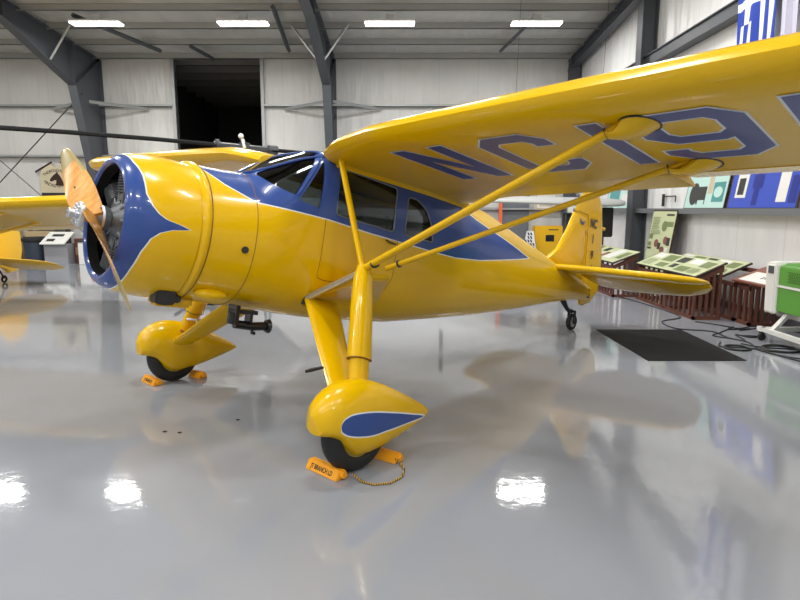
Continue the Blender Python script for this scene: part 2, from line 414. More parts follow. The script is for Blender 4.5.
for k in range(n): b.f.append([(tot-1)*n+k, (tot-1)*n+(k+1) % n, (k+1) % n, k]); b.m.append(0)
for i, f in enumerate(b.f):
    if i >= (len(ss))*n and i < len(b.f)-n: b.m[i] = 1
fus = b.build('fuselage', [fus_mat, interior], plane, loc=FL, rot=FR)
def cutter(poly, d0=-1, d1=1, mode='side'):
    f = (lambda u, w, d: (u, d, w)) if mode == 'side' else (lambda u, w, d: (u, w, d))
    c = B().prism(poly, d0, d1, f).build('cut', yellow, smooth=False); c.parent = plane; c.location = FL; c.rotation_euler = FR
    return c
def rounded(poly, r=.02, k=3):
    out = []; n = len(poly)
    for i in range(n):
        p, a, c = Vector(poly[i]), Vector(poly[i-1]), Vector(poly[(i+1) % n])
        u = (a-p); v = (c-p); ru = min(r, u.length*.4); rv = min(r, v.length*.4); u = p+u.normalized()*ru; v = p+v.normalized()*rv
        for j in range(k+1):
            t = j/k; out.append(tuple(u*(1-t)**2+p*2*t*(1-t)+v*t*t))
    return out
WIN = dict(
    a=[(-.785, .505), (-.98, .635), (-1.185, .755), (-.975, .385), (-.89, .41), (-.82, .45)],
    b=[(-1.20, .70), (-1.17, .325), (-.998, .355)],
    c=[(-1.33, .675), (-1.93, .645), (-1.925, .28), (-1.32, .31)],
    d=[(-2.06, .60), (-2.17, .60), (-2.28, .54), (-2.36, .44), (-2.42, .27), (-2.06, .275)])
cuts = [cutter(rounded(p)) for p in WIN.values()]
top = cutter(rounded([(-.79, .10), (-1.20, .385), (-1.20, -.385), (-.79, -.10)]), .3, 1.2, 'top')
bpy.context.view_layer.update()
gl = B().rings([ring(s, -.006) for s in ss]+[ring(s, -.012) for s in reversed(ss[1:-1])], cap=False)
for k in range(n): gl.f.append([(len(gl.v)//n-1)*n+k, (len(gl.v)//n-1)*n+(k+1) % n, (k+1) % n, k]); gl.m.append(0)
boolean(fus, cuts+[top])
for key, c in list(zip(WIN, cuts))+[('t', top)]:
    for side in ((1, -1) if key != 't' else (0,)):
        g = B(); g.v = list(gl.v); g.f = list(gl.f); g.m = list(gl.m)
        g = g.build('windshield_pane' if key in 'at' else ('door_window' if key in 'bc' else 'rear_window'), glass, plane, loc=FL, rot=FR)
        bpy.context.view_layer.update()
        boolean(g, [c], 'INTERSECT')
        if side:
            bm = bmesh.new(); bm.from_mesh(g.data)
            bmesh.ops.delete(bm, geom=[v for v in bm.verts if v.co.y*side < 0], context='VERTS'); bm.to_mesh(g.data); bm.free()
for c in cuts+[top]: bpy.data.objects.remove(c)
# windshield and cabin frame tubes, door outline seam
b = B()
for sd in (1, -1):
    pts = [(-.74-.46*t/8, 0, 0) for t in range(9)]
    L = []
    for i in range(9):
        t = i/8; s = -.74-.48*t; bb = .10+.34*t
        w, nt_, nb, et, eb = sec(s); nc = ncen(s); nn = nc+(nt_-nc)*(1-(bb/w)**et)**(1/et); L.append((s, sd*bb, nn+.004))
    b.tube(L, .009, 8)
    L = [(-.985-.21*i/5, 0, .385+.34*i/5) for i in range(6)]; b.tube([(s, sd*(bof(s, z)+.002), z) for s, _, z in L], .009, 8)
b.build('windshield_frame', blue, plane, loc=FL, rot=FR)
rim = mat('window_rim', rgb(120, 125, 130), .4, metal=.4)
for key in ('c', 'd'):
    for sd in (1, -1):
        P = rounded(WIN[key], .03, 3); P = P+[P[0]]
        B().tube([(s, sd*(bof(s, z)+.001), z) for s, z in P], .006, 6).build('window_rim', rim, plane, loc=FL, rot=FR)
for sd in (1, -1):
    b = B(); P = [(-1.235, .26), (-1.235, -.18), (-1.3, -.2), (-1.95, -.2), (-1.99, -.1), (-1.99, .24)]; q = []
    for i in range(len(P)-1): q += [(P[i][0]*(1-t/6)+P[i+1][0]*t/6, P[i][1]*(1-t/6)+P[i+1][1]*t/6) for t in range(7 if i == len(P)-2 else 6)]
    b.tube([(s, sd*(bof(s, z)+.0005), z) for s, z in q], .0025, 4).build('door_seam', seam_mat, plane, loc=FL, rot=FR)
b = B()
R = ring(-.70, .001); b.tube(R+[R[0]], .003, 4, cap=False)
b.build('firewall_seam', seam_mat, plane, loc=FL, rot=FR)
for sd in (1, -1): B().tube([(-1.86, sd*.53, .20), (-1.86, sd*.565, .20), (-1.86, sd*.568, .19), (-1.95, sd*.566, .18)], .007, 6).build('door_handle', dark, plane, loc=FL, rot=FR)
b = B(); b.lathe([(.001, .5), (.024, .5), (.026, .485), (.02, .45), (.001, .45)], 'y', (-.63, 0, -.067), 16)
b.build('inlet_port', dark, plane, loc=FL, rot=FR)
# cabin furniture seen through the glass
b = B()
for y in (-.25, .25):
    b.box(-1.95, -1.5, y-.2, y+.2, -.2, -.08); b.box(-2.05, -1.93, y-.2, y+.2, -.1, .42)
b.box(-2.75, -2.4, -.38, .38, -.2, -.05); b.box(-2.8, -2.7, -.36, .36, -.1, .4)
b.build('cabin_seats', seat_mat, plane, bevel=.03, loc=FL, rot=FR)
b = B(); b.box(-2.7, -.75, -.36, .36, -.28, -.25); b.box(-.86, -.80, -.36, .36, -.1, .36)
b.build('cabin_floor', interior, plane, smooth=False, loc=FL, rot=FR)
b = B(); b.tube([(-.9, -.05, -.3), (-1.25, .1, -.3), (-1.25, .1, .2)], .012); b.tube([(-.86, .25, .3), (-1.05, .25, .28)], .012)
b.lathe([(.12, -.01), (.13, 0), (.12, .01), (.11, 0), (.12, -.01)], 'x', (-1.07, .25, .28), 20)
b.build('control_wheel', dark, plane, loc=FL, rot=FR)

# ---- cowling
def cowl_d(nt, x, y, z):
    ab = mth(nt, 'ABSOLUTE', y); an = mth(nt, 'ARCTAN2', z, ab)
    c = curve_node(nt, [(-1.57, .075), (-1.0, .068), (-.7, .058), (-.4, .036), (-.2, .0), (-.1, -.05), (-.04, -.12), (0, -.235), (.04, -.17), (.08, -.08), (.14, -.03), (.24, .012), (.4, .046), (.7, .056), (1.0, .085), (1.57, .10)], -1.571, 1.571, -.3, .2, an)
    return mth(nt, 'SUBTRACT', x, c)
cowl_mat = livery('cowling_livery', cowl_d)
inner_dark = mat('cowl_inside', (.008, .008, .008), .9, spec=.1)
prof = [(.30, .02), (.340, .07), (.356, .105), (.364, .128), (.376, .143), (.392, .146), (.410, .136), (.430, .112), (.450, .07), (.466, .01), (.477, -.07), (.483, -.15), (.484, -.25), (.482, -.305), (.474, -.305), (.475, -.15), (.45, .0), (.40, .07), (.36, .08)]
b = B(); b.lathe(prof[1:], 'x', (0, 0, -.004), 96)
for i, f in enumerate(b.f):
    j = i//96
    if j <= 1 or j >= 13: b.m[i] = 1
cowl = b.build('cowling', [cowl_mat, inner_dark], plane, loc=FL, rot=FR)
b = B(); b.lathe([(.455, -.29), (.475, -.312), (.494, -.330), (.498, -.346), (.492, -.36), (.480, -.364), (.472, -.35)], 'x', (0, 0, .005), 96)
b.build('cowl_ring', yellow, plane, loc=FL, rot=FR)
b = B(); R = ring(-.38, .0015); b.tube(R+[R[0]], .004, 4, cap=False); b.build('cowl_ring_seam', seam_mat, plane, loc=FL, rot=FR)
# bumps, exhaust and scoop below the nose
for sd in (1, -1): B().sphere((-.52, sd*.30, -.405), .1, 20, sc=(1.25, .6, .42)).build('nose_blister', yellow, plane, loc=FL, rot=FR)
b = B(); b.rings([[Vector((-.185, .20, -.448))+Vector((dx, dy, dz)) for dx, dy, dz in q] for i, q in enumerate([
    [(.02, -.06, .03), (.02, .06, .03), (.02, .055, -.055), (.02, -.055, -.055)], [(-.03, -.065, .04), (-.03, .065, .04), (-.03, .055, -.065), (-.03, -.055, -.065)],
    [(-.115, -.06, .04), (-.115, .06, .04), (-.115, .045, -.06), (-.115, -.045, -.06)]])])
b.tube([(-.28, .20, -.455), (-.35, .20, -.47)], .03, 10)
b.build('carburettor_scoop', dark, plane, bevel=.008, loc=FL, rot=FR)
b = B(); b.box(-.47, -.2, .02, .16, -.53, -.45); b.build('scoop_duct', yellow, plane, bevel=.02, loc=FL, rot=FR)
b = B(); Y0 = .30; EX = .27
b.box(-1.0, -.96, Y0-.06, Y0+.06, -.60, -.46); b.box(-1.20, -.96, Y0-.05, Y0+.05, -.52, -.49); b.box(-1.16, -1.13, Y0-.04, Y0+.04, -.58, -.5)
b.tube([(-1.0, Y0, -.60), (-1.2, Y0, -.61), (-1.36, Y0, -.60)], .032, 12); b.tube([(-1.34, Y0, -.60), (-1.375, Y0, -.60)], [.045, .055], 12)
b.tube([(-.97, Y0, -.60), (-.97, Y0+.0, -.52)], .04, 12); b.tube([(-1.2, Y0, -.60), (-1.2, Y0, -.66), (-1.23, Y0, -.66)], .014, 8)
b.v = [(-.73+(x+1.0)*.76, y, z) for x, y, z in b.v]
b.build('exhaust_outlet', glossblack, plane, loc=FL, rot=FR)
# ---- engine
cyl = B()
prof = [(.001, 0), (.07, 0), (.07, .04)]
for k in range(9): h = .05+k*.018; prof += [(.062, h), (.088, h+.004), (.088, h+.009), (.062, h+.013)]
prof += [(.078, .22), (.08, .25), (.05, .275), (.001, .28)]
eng = B(); eng.lathe([(.001, .12), (.05, .12), (.07, .10), (.12, .05), (.165, -.02), (.17, -.14), (.12, -.2), (.001, -.2)], 'x', (0, 0, .01), 40)
for k in range(7):
    a = 2*pi*k/7+.2; M = Matrix.Rotation(a, 4, 'X') @ Matrix.Translation((0, 0, 0)); eng.tube([M @ Vector((.06, .0, .10)), M @ Vector((.02, .0, .165))], .02, 8)
en = eng.build('engine', engine_grey, plane, loc=FL+(F(.03, 0, 0)-Vector(FL)) if 0 else FL, rot=FR)
for k in range(7):
    a = 2*pi*k/7
    c = B(); c.lathe(prof, 'z', (0, 0, .14), 24); c.box(-.03, .03, -.075, -.03, .40, .45); c.box(-.03, .03, .03, .075, .40, .45)
    c.tube([(.06, -.04, .10), (.055, -.055, .40)], .009, 6); c.tube([(.06, .04, .10), (.055, .055, .40)], .009, 6)
    Mx = Matrix.Translation((-.01, 0, .0)) @ Matrix.Rotation(a, 4, 'X'); c.v = [tuple(Mx @ Vector(v)) for v in c.v]
    c.build('cylinder', engine_grey, en)
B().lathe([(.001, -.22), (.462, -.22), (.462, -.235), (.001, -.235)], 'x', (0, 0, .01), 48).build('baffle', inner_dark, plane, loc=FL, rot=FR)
# ---- propeller
def wood_mat():
    m = mat('propeller_wood', rgb(222, 158, 74), .25, coat=.7); nt = m.node_tree; p = nt.nodes['Principled BSDF']
    tc = nt.nodes.new('ShaderNodeTexCoord'); mp = nt.nodes.new('ShaderNodeMapping'); mp.inputs['Rotation'].default_value = (1.035, 0, 0); mp.inputs['Scale'].default_value = (5, 9, .8)
    n = nt.nodes.new('ShaderNodeTexNoise'); n.inputs['Scale'].default_value = 4; n.inputs['Detail'].default_value = 4
    nt.links.new(tc.outputs['Object'], mp.inputs[0]); nt.links.new(mp.outputs[0], n.inputs['Vector'])
    cr = nt.nodes.new('ShaderNodeValToRGB'); cr.color_ramp.elements[0].color = (*rgb(208, 142, 62), 1); cr.color_ramp.elements[1].color = (*rgb(228, 168, 86), 1)
    cr.color_ramp.elements[0].position = .35; cr.color_ramp.elements[1].position = .65
    nt.links.new(n.outputs['Fac'], cr.inputs[0]); nt.links.new(cr.outputs[0], p.inputs['Base Color'])
    return m
wood = wood_mat(); tipm = mat('propeller_tip', rgb(150, 132, 70), .35, coat=.4); brass = mat('brass_edge', rgb(190, 170, 110), .3, metal=.8)
PHI = -1.06; prop = empty('propeller'); prop.parent = plane
pc = F(.215, 0, .0); prop.matrix_parent_inverse = Matrix.Identity(4)
prop.location = pc; prop.rotation_euler = (0, -TH, 0)
# blade axes: x = thrust line, z = blade direction
for sgn in (1, -1):
    RR = [.0, .06, .12, .2, .3, .42, .54, .66, .73, .74, .86, .95, 1.0, 1.02]
    CH = [.17, .17, .18, .19, .205, .205, .195, .175, .158, .156, .125, .09, .055, .015]
    TK = [.12, .115, .10, .08, .062, .05, .04, .032, .026, .026, .02, .014, .01, .004]
    R = []
    for r, c, t in zip(RR, CH, TK):
        be = radians(interp(r, [0, .12, .3, .6, 1.05], [58, 54, 42, 28, 19])); q = []
        for k in range(20):
            a = 2*pi*k/20; u = c/2*cos(a); w = t/2*sin(a)*(1 if sin(a) > 0 else .35)*(1+.25*cos(a))
            # chord runs in the disc plane (y) turned by the blade angle
            yy = u*cos(be)-w*sin(be); xx = -u*sin(be)*1.0-w*cos(be)*-1.0 if False else u*-sin(be)*-1*-1+w*cos(be)
            q.append(Vector((xx, yy, r)))
        R.append(q)
    Mx = Matrix.Rotation(-PHI if sgn > 0 else -PHI+pi, 4, 'X')
    b = B(); b.rings([[Mx @ v for v in q] for q in R])
    for i, f in enumerate(b.f):
        j = i//20
        if 9 <= j < 13 or i >= 13*20+1: b.m[i] = 1
        if j >= 6 and j < 13 and (i % 20) in (0, 19, 1): b.m[i] = 2
    b.build('blade', [wood, tipm, brass], prop)
b = B(); b.lathe([(.001, .085), (.075, .085), (.082, .08), (.082, .06), (.075, .055), (.001, .055)], 'x', (0, 0, 0), 32)
for k in range(8): a = 2*pi*k/8; b.lathe([(.001, .10), (.010, .10), (.010, .08)], 'x', (0, .06*cos(a), .06*sin(a)), 6)
b.lathe([(.04, .085), (.038, .10), (.026, .10), (.026, .122), (.031, .126), (.031, .138), (.018, .14), (.018, .13), (.001, .13)], 'x', (0, 0, 0), 20)
b.lathe([(.075, -.10), (.085, -.08), (.085, -.06), (.07, -.05)], 'x', (0, 0, 0), 24)
b.build('hub', alum, prop)
b = B()
Mx = Matrix.Rotation(-PHI, 4, 'X'); be = radians(36)
cpt = Mx @ Vector((.028*cos(be)+.0, -.02, .42)); b.lathe([(.001, 0), (.014, 0), (.014, -.004)], 'x', tuple(cpt), 16)
b.build('maker_decal', dark, prop)

# ---- wings
def wing_low(bb):
    bb = abs(bb); return .805+.03*(bb-2.8)-(.055*((1.0-bb)/.55)**1.3 if bb < 1.0 else 0)
def wsec(bb, sd, x0=0.0, x1=1.0, cs=1.0, tk=1.0, sLE=-1.09, chord=1.73, defl=0):
    up = [(0, .42), (.012, .62), (.04, .79), (.1, .92), (.2, .97), (.3, 1.0), (.45, .95), (.6, .80), (.76, .56), (.78, .53), (.9, .30), (1, .10)]
    lo = [(1, .04), (.9, .02), (.78, .0), (.76, 0), (.6, 0), (.45, 0), (.3, 0), (.2, 0), (.1, .025), (.04, .12), (.012, .25)]
    T = .225*tk; nl = wing_low(bb); pts = []
    c = chord*cs; off = chord*(1-cs)*.42
    def ev(tab, x): return interp(x, [p[0] for p in tab], [p[1] for p in tab])
    lo2 = sorted(lo+[(0, .42)])
    xs = [x for x, _ in up if x0 <= x <= x1]
    if xs[0] > x0: xs = [x0]+xs
    if xs[-1] < x1: xs = xs+[x1]
    for x in xs: pts.append((x, ev(up, x)))
    for x in reversed(xs if x0 > 0 else xs[1:]): pts.append((x, ev(lo2, x)))
    out = []
    for x, y in pts:
        s = sLE-off-x*c; nn = nl+T*y
        if defl:
            hx, hn = sLE-off-x0*c, nl+.03; ds, dn = s-hx, nn-hn; s = hx+ds*cos(defl)-dn*sin(defl); nn = hn+ds*sin(defl)+dn*cos(defl)
        out.append(Vector((s, sd*bb, nn)))
    return out
def thick(bb): return interp(bb, [.45, 1.0, 1.6, 2.3, 3.4], [.70, .82, .91, .96, 1.0])
def le(bb): return interp(bb, [.5, .62, .8], [-1.17, -1.11, -1.09])
def wing(sd, par, ail=0.0, letters=True, lc=FL, rt=FR, mats=(None,)):
    b = B()
    inb = [.45, .7, 1.0, 1.3, 1.6, 2.0, 2.3, 2.55]; mid = [2.55, 3.2, 4.0, 4.9]
    b.rings([wsec(x, sd, tk=thick(x), sLE=le(x), chord=1.73+1.09+le(x)) for x in [.47, .53, .6]+inb[1:]])
    b.rings([wsec(x, sd, x1=.76, tk=thick(x)) for x in mid])
    tipb = [4.9, 5.1, 5.25, 5.36, 5.43, 5.46]; tipc = [1, .97, .90, .77, .58, .3]; tipt = [1, .95, .82, .62, .4, .15]
    R = []
    for x, c, t in zip(tipb, tipc, tipt):
        q = wsec(x, sd, cs=c, tk=t)
        for v in q: v.z += (1-t)*.075
        R.append(q)
    b.rings(R)
    w = b.build('wing', yellow, par, loc=lc, rot=rt)
    a = B(); a.rings([wsec(x, sd, x0=.775, defl=ail) for x in (2.56, 3.5, 4.885)]); a.build('aileron', yellow, w)
    return w
wl = wing(1, plane, radians(-9)); wr = wing(-1, plane, radians(4))
# seams along the spars and flap gap under the near wing
b = B(); zf = lambda y: wing_low(y)-.0008
for y0, y1, s in ((.6, 2.54, -2.42), ):
    b.add([(s, y0, zf(y0)), (s-.008, y0, zf(y0)), (s-.008, y1, zf(y1)), (s, y1, zf(y1))], [(0, 1, 2, 3)])
b.build('flap_seam', seam_mat, wl, smooth=False)
# registration letters on the under side: outlines in (b, s)
def offset_poly(P, d):
    out = []; n = len(P)
    ar = sum(P[i][0]*P[(i+1) % n][1]-P[(i+1) % n][0]*P[i][1] for i in range(n))
    sg = 1 if ar > 0 else -1
    for i in range(n):
        p, a, c = Vector(P[i]), Vector(P[i-1]), Vector(P[(i+1) % n])
        e1 = (p-a).normalized(); e2 = (c-p).normalized(); n1 = Vector((e1.y, -e1.x))*sg; n2 = Vector((e2.y, -e2.x))*sg
        m = (n1+n2); m = m/max(m.dot(n1), .35) if m.length > 1e-6 else n1
        out.append(tuple(p+m*d))
    return out
S0, S1 = -1.335, -2.125     # top and bottom edge of the letters
def LP(u, v, x0, w): return (x0+u*w, S0+(S1-S0)*v)
GL = {
 'N': [(0, 0), (.26, 0), (.74, .64), (.74, 0), (1, 0), (1, 1), (.74, 1), (.26, .36), (.26, 1), (0, 1)],
 'C': [(1, .30), (1, .16), (.78, 0), (.22, 0), (0, .16), (0, .84), (.22, 1), (.78, 1), (1, .84), (1, .70), (.76, .70), (.76, .78), (.68, .85), (.32, .85), (.24, .78), (.24, .22), (.32, .15), (.68, .15), (.76, .22), (.76, .30)],
 '1': [(0, 0), (1, 0), (1, 1), (0, 1)],
 '9': [(.22, 0), (.78, 0), (1, .16), (1, .84), (.78, 1), (.22, 1), (0, .84), (0, .74), (.24, .74), (.24, .79), (.32, .86), (.68, .86), (.76, .79), (.76, .56), (.68, .60), (.22, .60), (0, .44), (0, .16)],
 '9h': [(.32, .14), (.68, .14), (.76, .21), (.76, .39), (.68, .46), (.32, .46), (.24, .39), (.24, .21)]}
def letter(ch, x0, w, par, name):
    P = [LP(u, v, x0, w) for u, v in GL[ch]]
    hole = [LP(u, v, x0, w) for u, v in GL['9h']] if ch == '9' else None
    bmo = bmesh.new()
    for mi, dd, gap in ((0, .014, .0012), (1, 0.0, .0026)):
        cu = bpy.data.curves.new('c', 'CURVE'); cu.dimensions = '2D'; cu.fill_mode = 'BOTH'
        for Q in ([offset_poly(P, dd)] + ([offset_poly(hole, -dd)] if hole else [])):
            sp = cu.splines.new('POLY'); sp.points.add(len(Q)-1); sp.use_cyclic_u = True
            for q, (x, s) in zip(sp.points, Q): q.co = (x, s, 0, 1)
        o = bpy.data.objects.new('c', cu); COL.objects.link(o)
        dg = bpy.context.evaluated_depsgraph_get(); me = bpy.data.meshes.new_from_object(o.evaluated_get(dg)); bpy.data.objects.remove(o)
        n0 = len(bmo.faces); v0 = len(bmo.verts); bmo.from_mesh(me); bmo.faces.ensure_lookup_table(); bmo.verts.ensure_lookup_table()
        for v in bmo.verts[v0:]: x, s = v.co.x, v.co.y; v.co = (s, x, wing_low(x)-gap)
        for f in bmo.faces[n0:]: f.material_index = mi
    me = bpy.data.meshes.new(name); bmo.to_mesh(me); bmo.free()
    return link(name, me, [white_line, navy], par, smooth=False)
for ch, x0, w in (('N', 1.05, .46), ('C', 1.73, .47), ('1', 2.47, .11), ('9', 2.70, .53), ('1', 3.40, .11), ('9', 3.70, .5), ('1', 4.4, .11)):
    letter(ch, x0, w, wl, {'N': 'letter_n', 'C': 'letter_c', '1': 'digit_one', '9': 'digit_nine'}[ch])
# wing root fillet
for sd in (1, -1):
    b = B(); R = []
    for s in [-1.3-.1*i for i in range(17)]:
        bb = bof(s, wing_low(.5)) or .5
        R.append([Vector((s, sd*(bb-.02), wing_low(.55)-.045)), Vector((s, sd*(bb+.02), wing_low(.55)-.02)), Vector((s, sd*(bb+.06), wing_low(.6)+.004)), Vector((s, sd*(bb-.03), wing_low(.6)+.01))])
    b.rings(R); b.build('wing_root_fillet', yellow, plane, loc=FL, rot=FR)
# navigation lamp on the far tip
b = B(); b.sphere((-1.55, -5.47, .90), .03, 10, sc=(2, 1, 1)); b.build('tip_lamp', glossblack, plane, loc=FL, rot=FR)

# ---- tail
def plate(name, outline, thick_, m, par, frame, taper=True):
    """outline list of (x,y); rounded slab: frame(x,y,t)"""
    b = B(); n = len(outline); c = Vector((sum(p[0] for p in outline)/n, sum(p[1] for p in outline)/n))
    rows = []
    for sc, t in ((0.0, 1), (.6, .95), (.9, .72), (.975, .4), (1.0, 0), (.975, -.4), (.9, -.72), (.6, -.95), (0.0, -1)):
        if sc == 0: sc = .02
        rows.append([frame(*(c+(Vector(p)-c)*sc), t*thick_/2) for p in outline])
    b.rings(rows, cap=True); return b.build(name, m, par, loc=FL, rot=FR)
for sd in (1, -1):
    fr = lambda x, y, t: Vector((x, sd*y, .385+t))
    plate('stabilizer', [(-5.12, .05), (-5.20, .6), (-5.32, 1.2), (-5.42, 1.55), (-5.54, 1.70), (-5.72, 1.75), (-5.80, 1.74), (-5.80, 1.0), (-5.80, .05)], .09, yellow, plane, fr)
    fe = lambda x, y, t: Vector((x, sd*y, .385+t*.8+(x+5.80)*.30))
    plate('elevator', [(-5.815, .07), (-5.815, 1.0), (-5.815, 1.74), (-5.95, 1.73), (-6.12, 1.62), (-6.25, 1.4), (-6.30, 1.0), (-6.30, .5), (-6.22, .22), (-6.05, .1)], .07, yellow, plane, fe)
ff = lambda x, y, t: Vector((x, t, y))
plate('fin', [(-5.06, .46), (-5.30, .62), (-5.50, .95), (-5.60, 1.165), (-5.90, 1.165), (-5.98, .7), (-6.04, .22), (-5.6, .30)], .09, yellow, plane, ff)
rud = plate('rudder', [(-5.61, 1.19), (-5.68, 1.36), (-5.80, 1.50), (-5.98, 1.58), (-6.16, 1.54), (-6.30, 1.40), (-6.40, 1.1), (-6.50, .7), (-6.55, .4), (-6.52, .15), (-6.38, .02), (-6.18, -.05), (-6.06, -.04), (-6.05, .22), (-5.99, .7), (-5.91, 1.18)], .06, yellow, plane, ff)
pr_navy_dark = mat('mark_dark', rgb(30, 34, 70), .5)
def flat_text(txt, size, par, M, m, name, sx=1.0):
    cu = bpy.data.curves.new('t', 'FONT'); cu.body = txt; cu.size = size; cu.align_x = 'CENTER'; cu.align_y = 'CENTER'; cu.extrude = .0006; cu.offset = .004
    o = bpy.data.objects.new('t', cu); COL.objects.link(o)
    dg = bpy.context.evaluated_depsgraph_get(); me = bpy.data.meshes.new_from_object(o.evaluated_get(dg)); bpy.data.objects.remove(o)
    me.transform(M @ Matrix.Diagonal((sx, 1, 1, 1))); me.materials.clear()
    return link(name, me, m, par, smooth=False)
# +y side of the rudder: text reads with x to the tail and y up
def side_m(s, n, y=.034, rot=0): return Matrix(((-1, 0, 0, s), (0, 0, 1, y), (0, 1, 0, n), (0, 0, 0, 1))) @ Matrix.Rotation(rot, 4, 'Z')
for i, (t, n_) in enumerate((('NC', 1.09), ('1', .88), ('9', .66), ('1', .47), ('5', .12))):
    flat_text(t, .17, rud, side_m(-6.09-(.035*i), n_, .042), pr_navy_dark, 'registration_mark', .75)
b = B(); b.tube([(-5.6, .046, 1.178), (-5.9, .046, 1.178)], .004, 4); b.tube([(-5.905, .046, 1.178), (-5.985, .046, .7), (-6.045, .044, .22)], .003, 4)
b.build('rudder_gap', mat('gap_brown', rgb(110, 40, 20), .6), plane, loc=FL, rot=FR)
B().prism([(-5.74, 1.03), (-5.70, 1.10), (-5.77, 1.06), (-5.84, 1.08), (-5.80, 1.02)], .046, .0475, lambda u, w, d: (u, d, w)).build('fin_emblem', navy, plane, smooth=False, loc=FL, rot=FR)
b = B(); b.tube([(-6.38, 0, 1.08), (-6.46, 0, 1.08)], .022, 8); b.sphere((-6.46, 0, 1.08), .026, 10); b.build('tail_lamp', yellow, plane, loc=FL, rot=FR)
# tail wheel (airplane axes)
b = B(); b.tube([(-4.62, 0, .53), (-4.86, 0, .30), (-4.97, 0, .26)], [.03, .028, .03], 8); b.tube([(-4.72, 0, .52), (-4.86, 0, .30)], .02, 8)
for y in (-.045, .045): b.box(-5.0, -4.95, y-.006, y+.006, .09, .27)
b.box(-5.0, -4.93, -.05, .05, .255, .275); b.build('tail_wheel_fork', dark, plane)
def tyre(name, par, c, R, w, m=black):
    prof = []
    for k in range(17):
        a = pi*(k/16); prof.append((R-w*.52+w*.52*sin(a), -w/2*cos(a)*.96))
    prof += [(R-w*.62, w/2*.80), (R-w*.62, -w/2*.80), prof[0]]
    return B().lathe(prof, 'y', c, 40).build(name, m, par)
tw = tyre('tail_wheel', plane, (-4.975, 0, .115), .115, .07)
B().lathe([(.001, .03), (.03, .032), (.05, .02), (.078, .024), (.078, -.024), (.05, -.02), (.03, -.032), (.001, -.03)], 'y', (-4.975, 0, .115), 24).build('hub', alum, tw)

# ---- main gear
def pod_d(nt, x, y, z):
    up = curve_node(nt, [(-.7, -.06), (-.615, .006), (-.45, .034), (-.2, .066), (-.02, .078), (.10, .070), (.155, .050), (.180, .026), (.187, .004), (.20, -.02), (.4, -.06)], -.7, .4, -.1, .1, x)
    lo = curve_node(nt, [(-.7, .06), (-.615, .006), (-.45, -.012), (-.2, -.044), (-.02, -.066), (.10, -.060), (.155, -.043), (.180, -.022), (.187, -.002), (.20, .02), (.4, .06)], -.7, .4, -.1, .1, x)
    return mth(nt, 'MINIMUM', mth(nt, 'SUBTRACT', up, z), mth(nt, 'SUBTRACT', z, lo))
spat_mat = {}
for sd in (1, -1):
    def bd(nt, x, y, z, sd=sd):
        d = pod_d(nt, x, y, z); side = mth(nt, 'GREATER_THAN', mth(nt, 'MULTIPLY', y, sd), 0.0)
        return mth(nt, 'SUBTRACT', mth(nt, 'MULTIPLY', d, side), mth(nt, 'MULTIPLY', mth(nt, 'SUBTRACT', 1.0, side), 1.0))
    spat_mat[sd] = livery('spat_livery_%s' % ('near' if sd > 0 else 'far'), bd)
PS_ = [-.70, -.66, -.58, -.48, -.36, -.24, -.12, -.02, .07, .145, .21, .255, .29, .31, .315]
PT = [.035, .065, .100, .140, .182, .222, .250, .262, .258, .238, .200, .160, .115, .07, .04]
PB = [.02, -.00, -.04, -.085, -.135, -.18, -.215, -.225, -.17, -.10, -.085, -.085, -.075, -.035, .03]
PW = [.01, .035, .062, .088, .112, .132, .146, .152, .152, .146, .132, .112, .085, .05, .01]
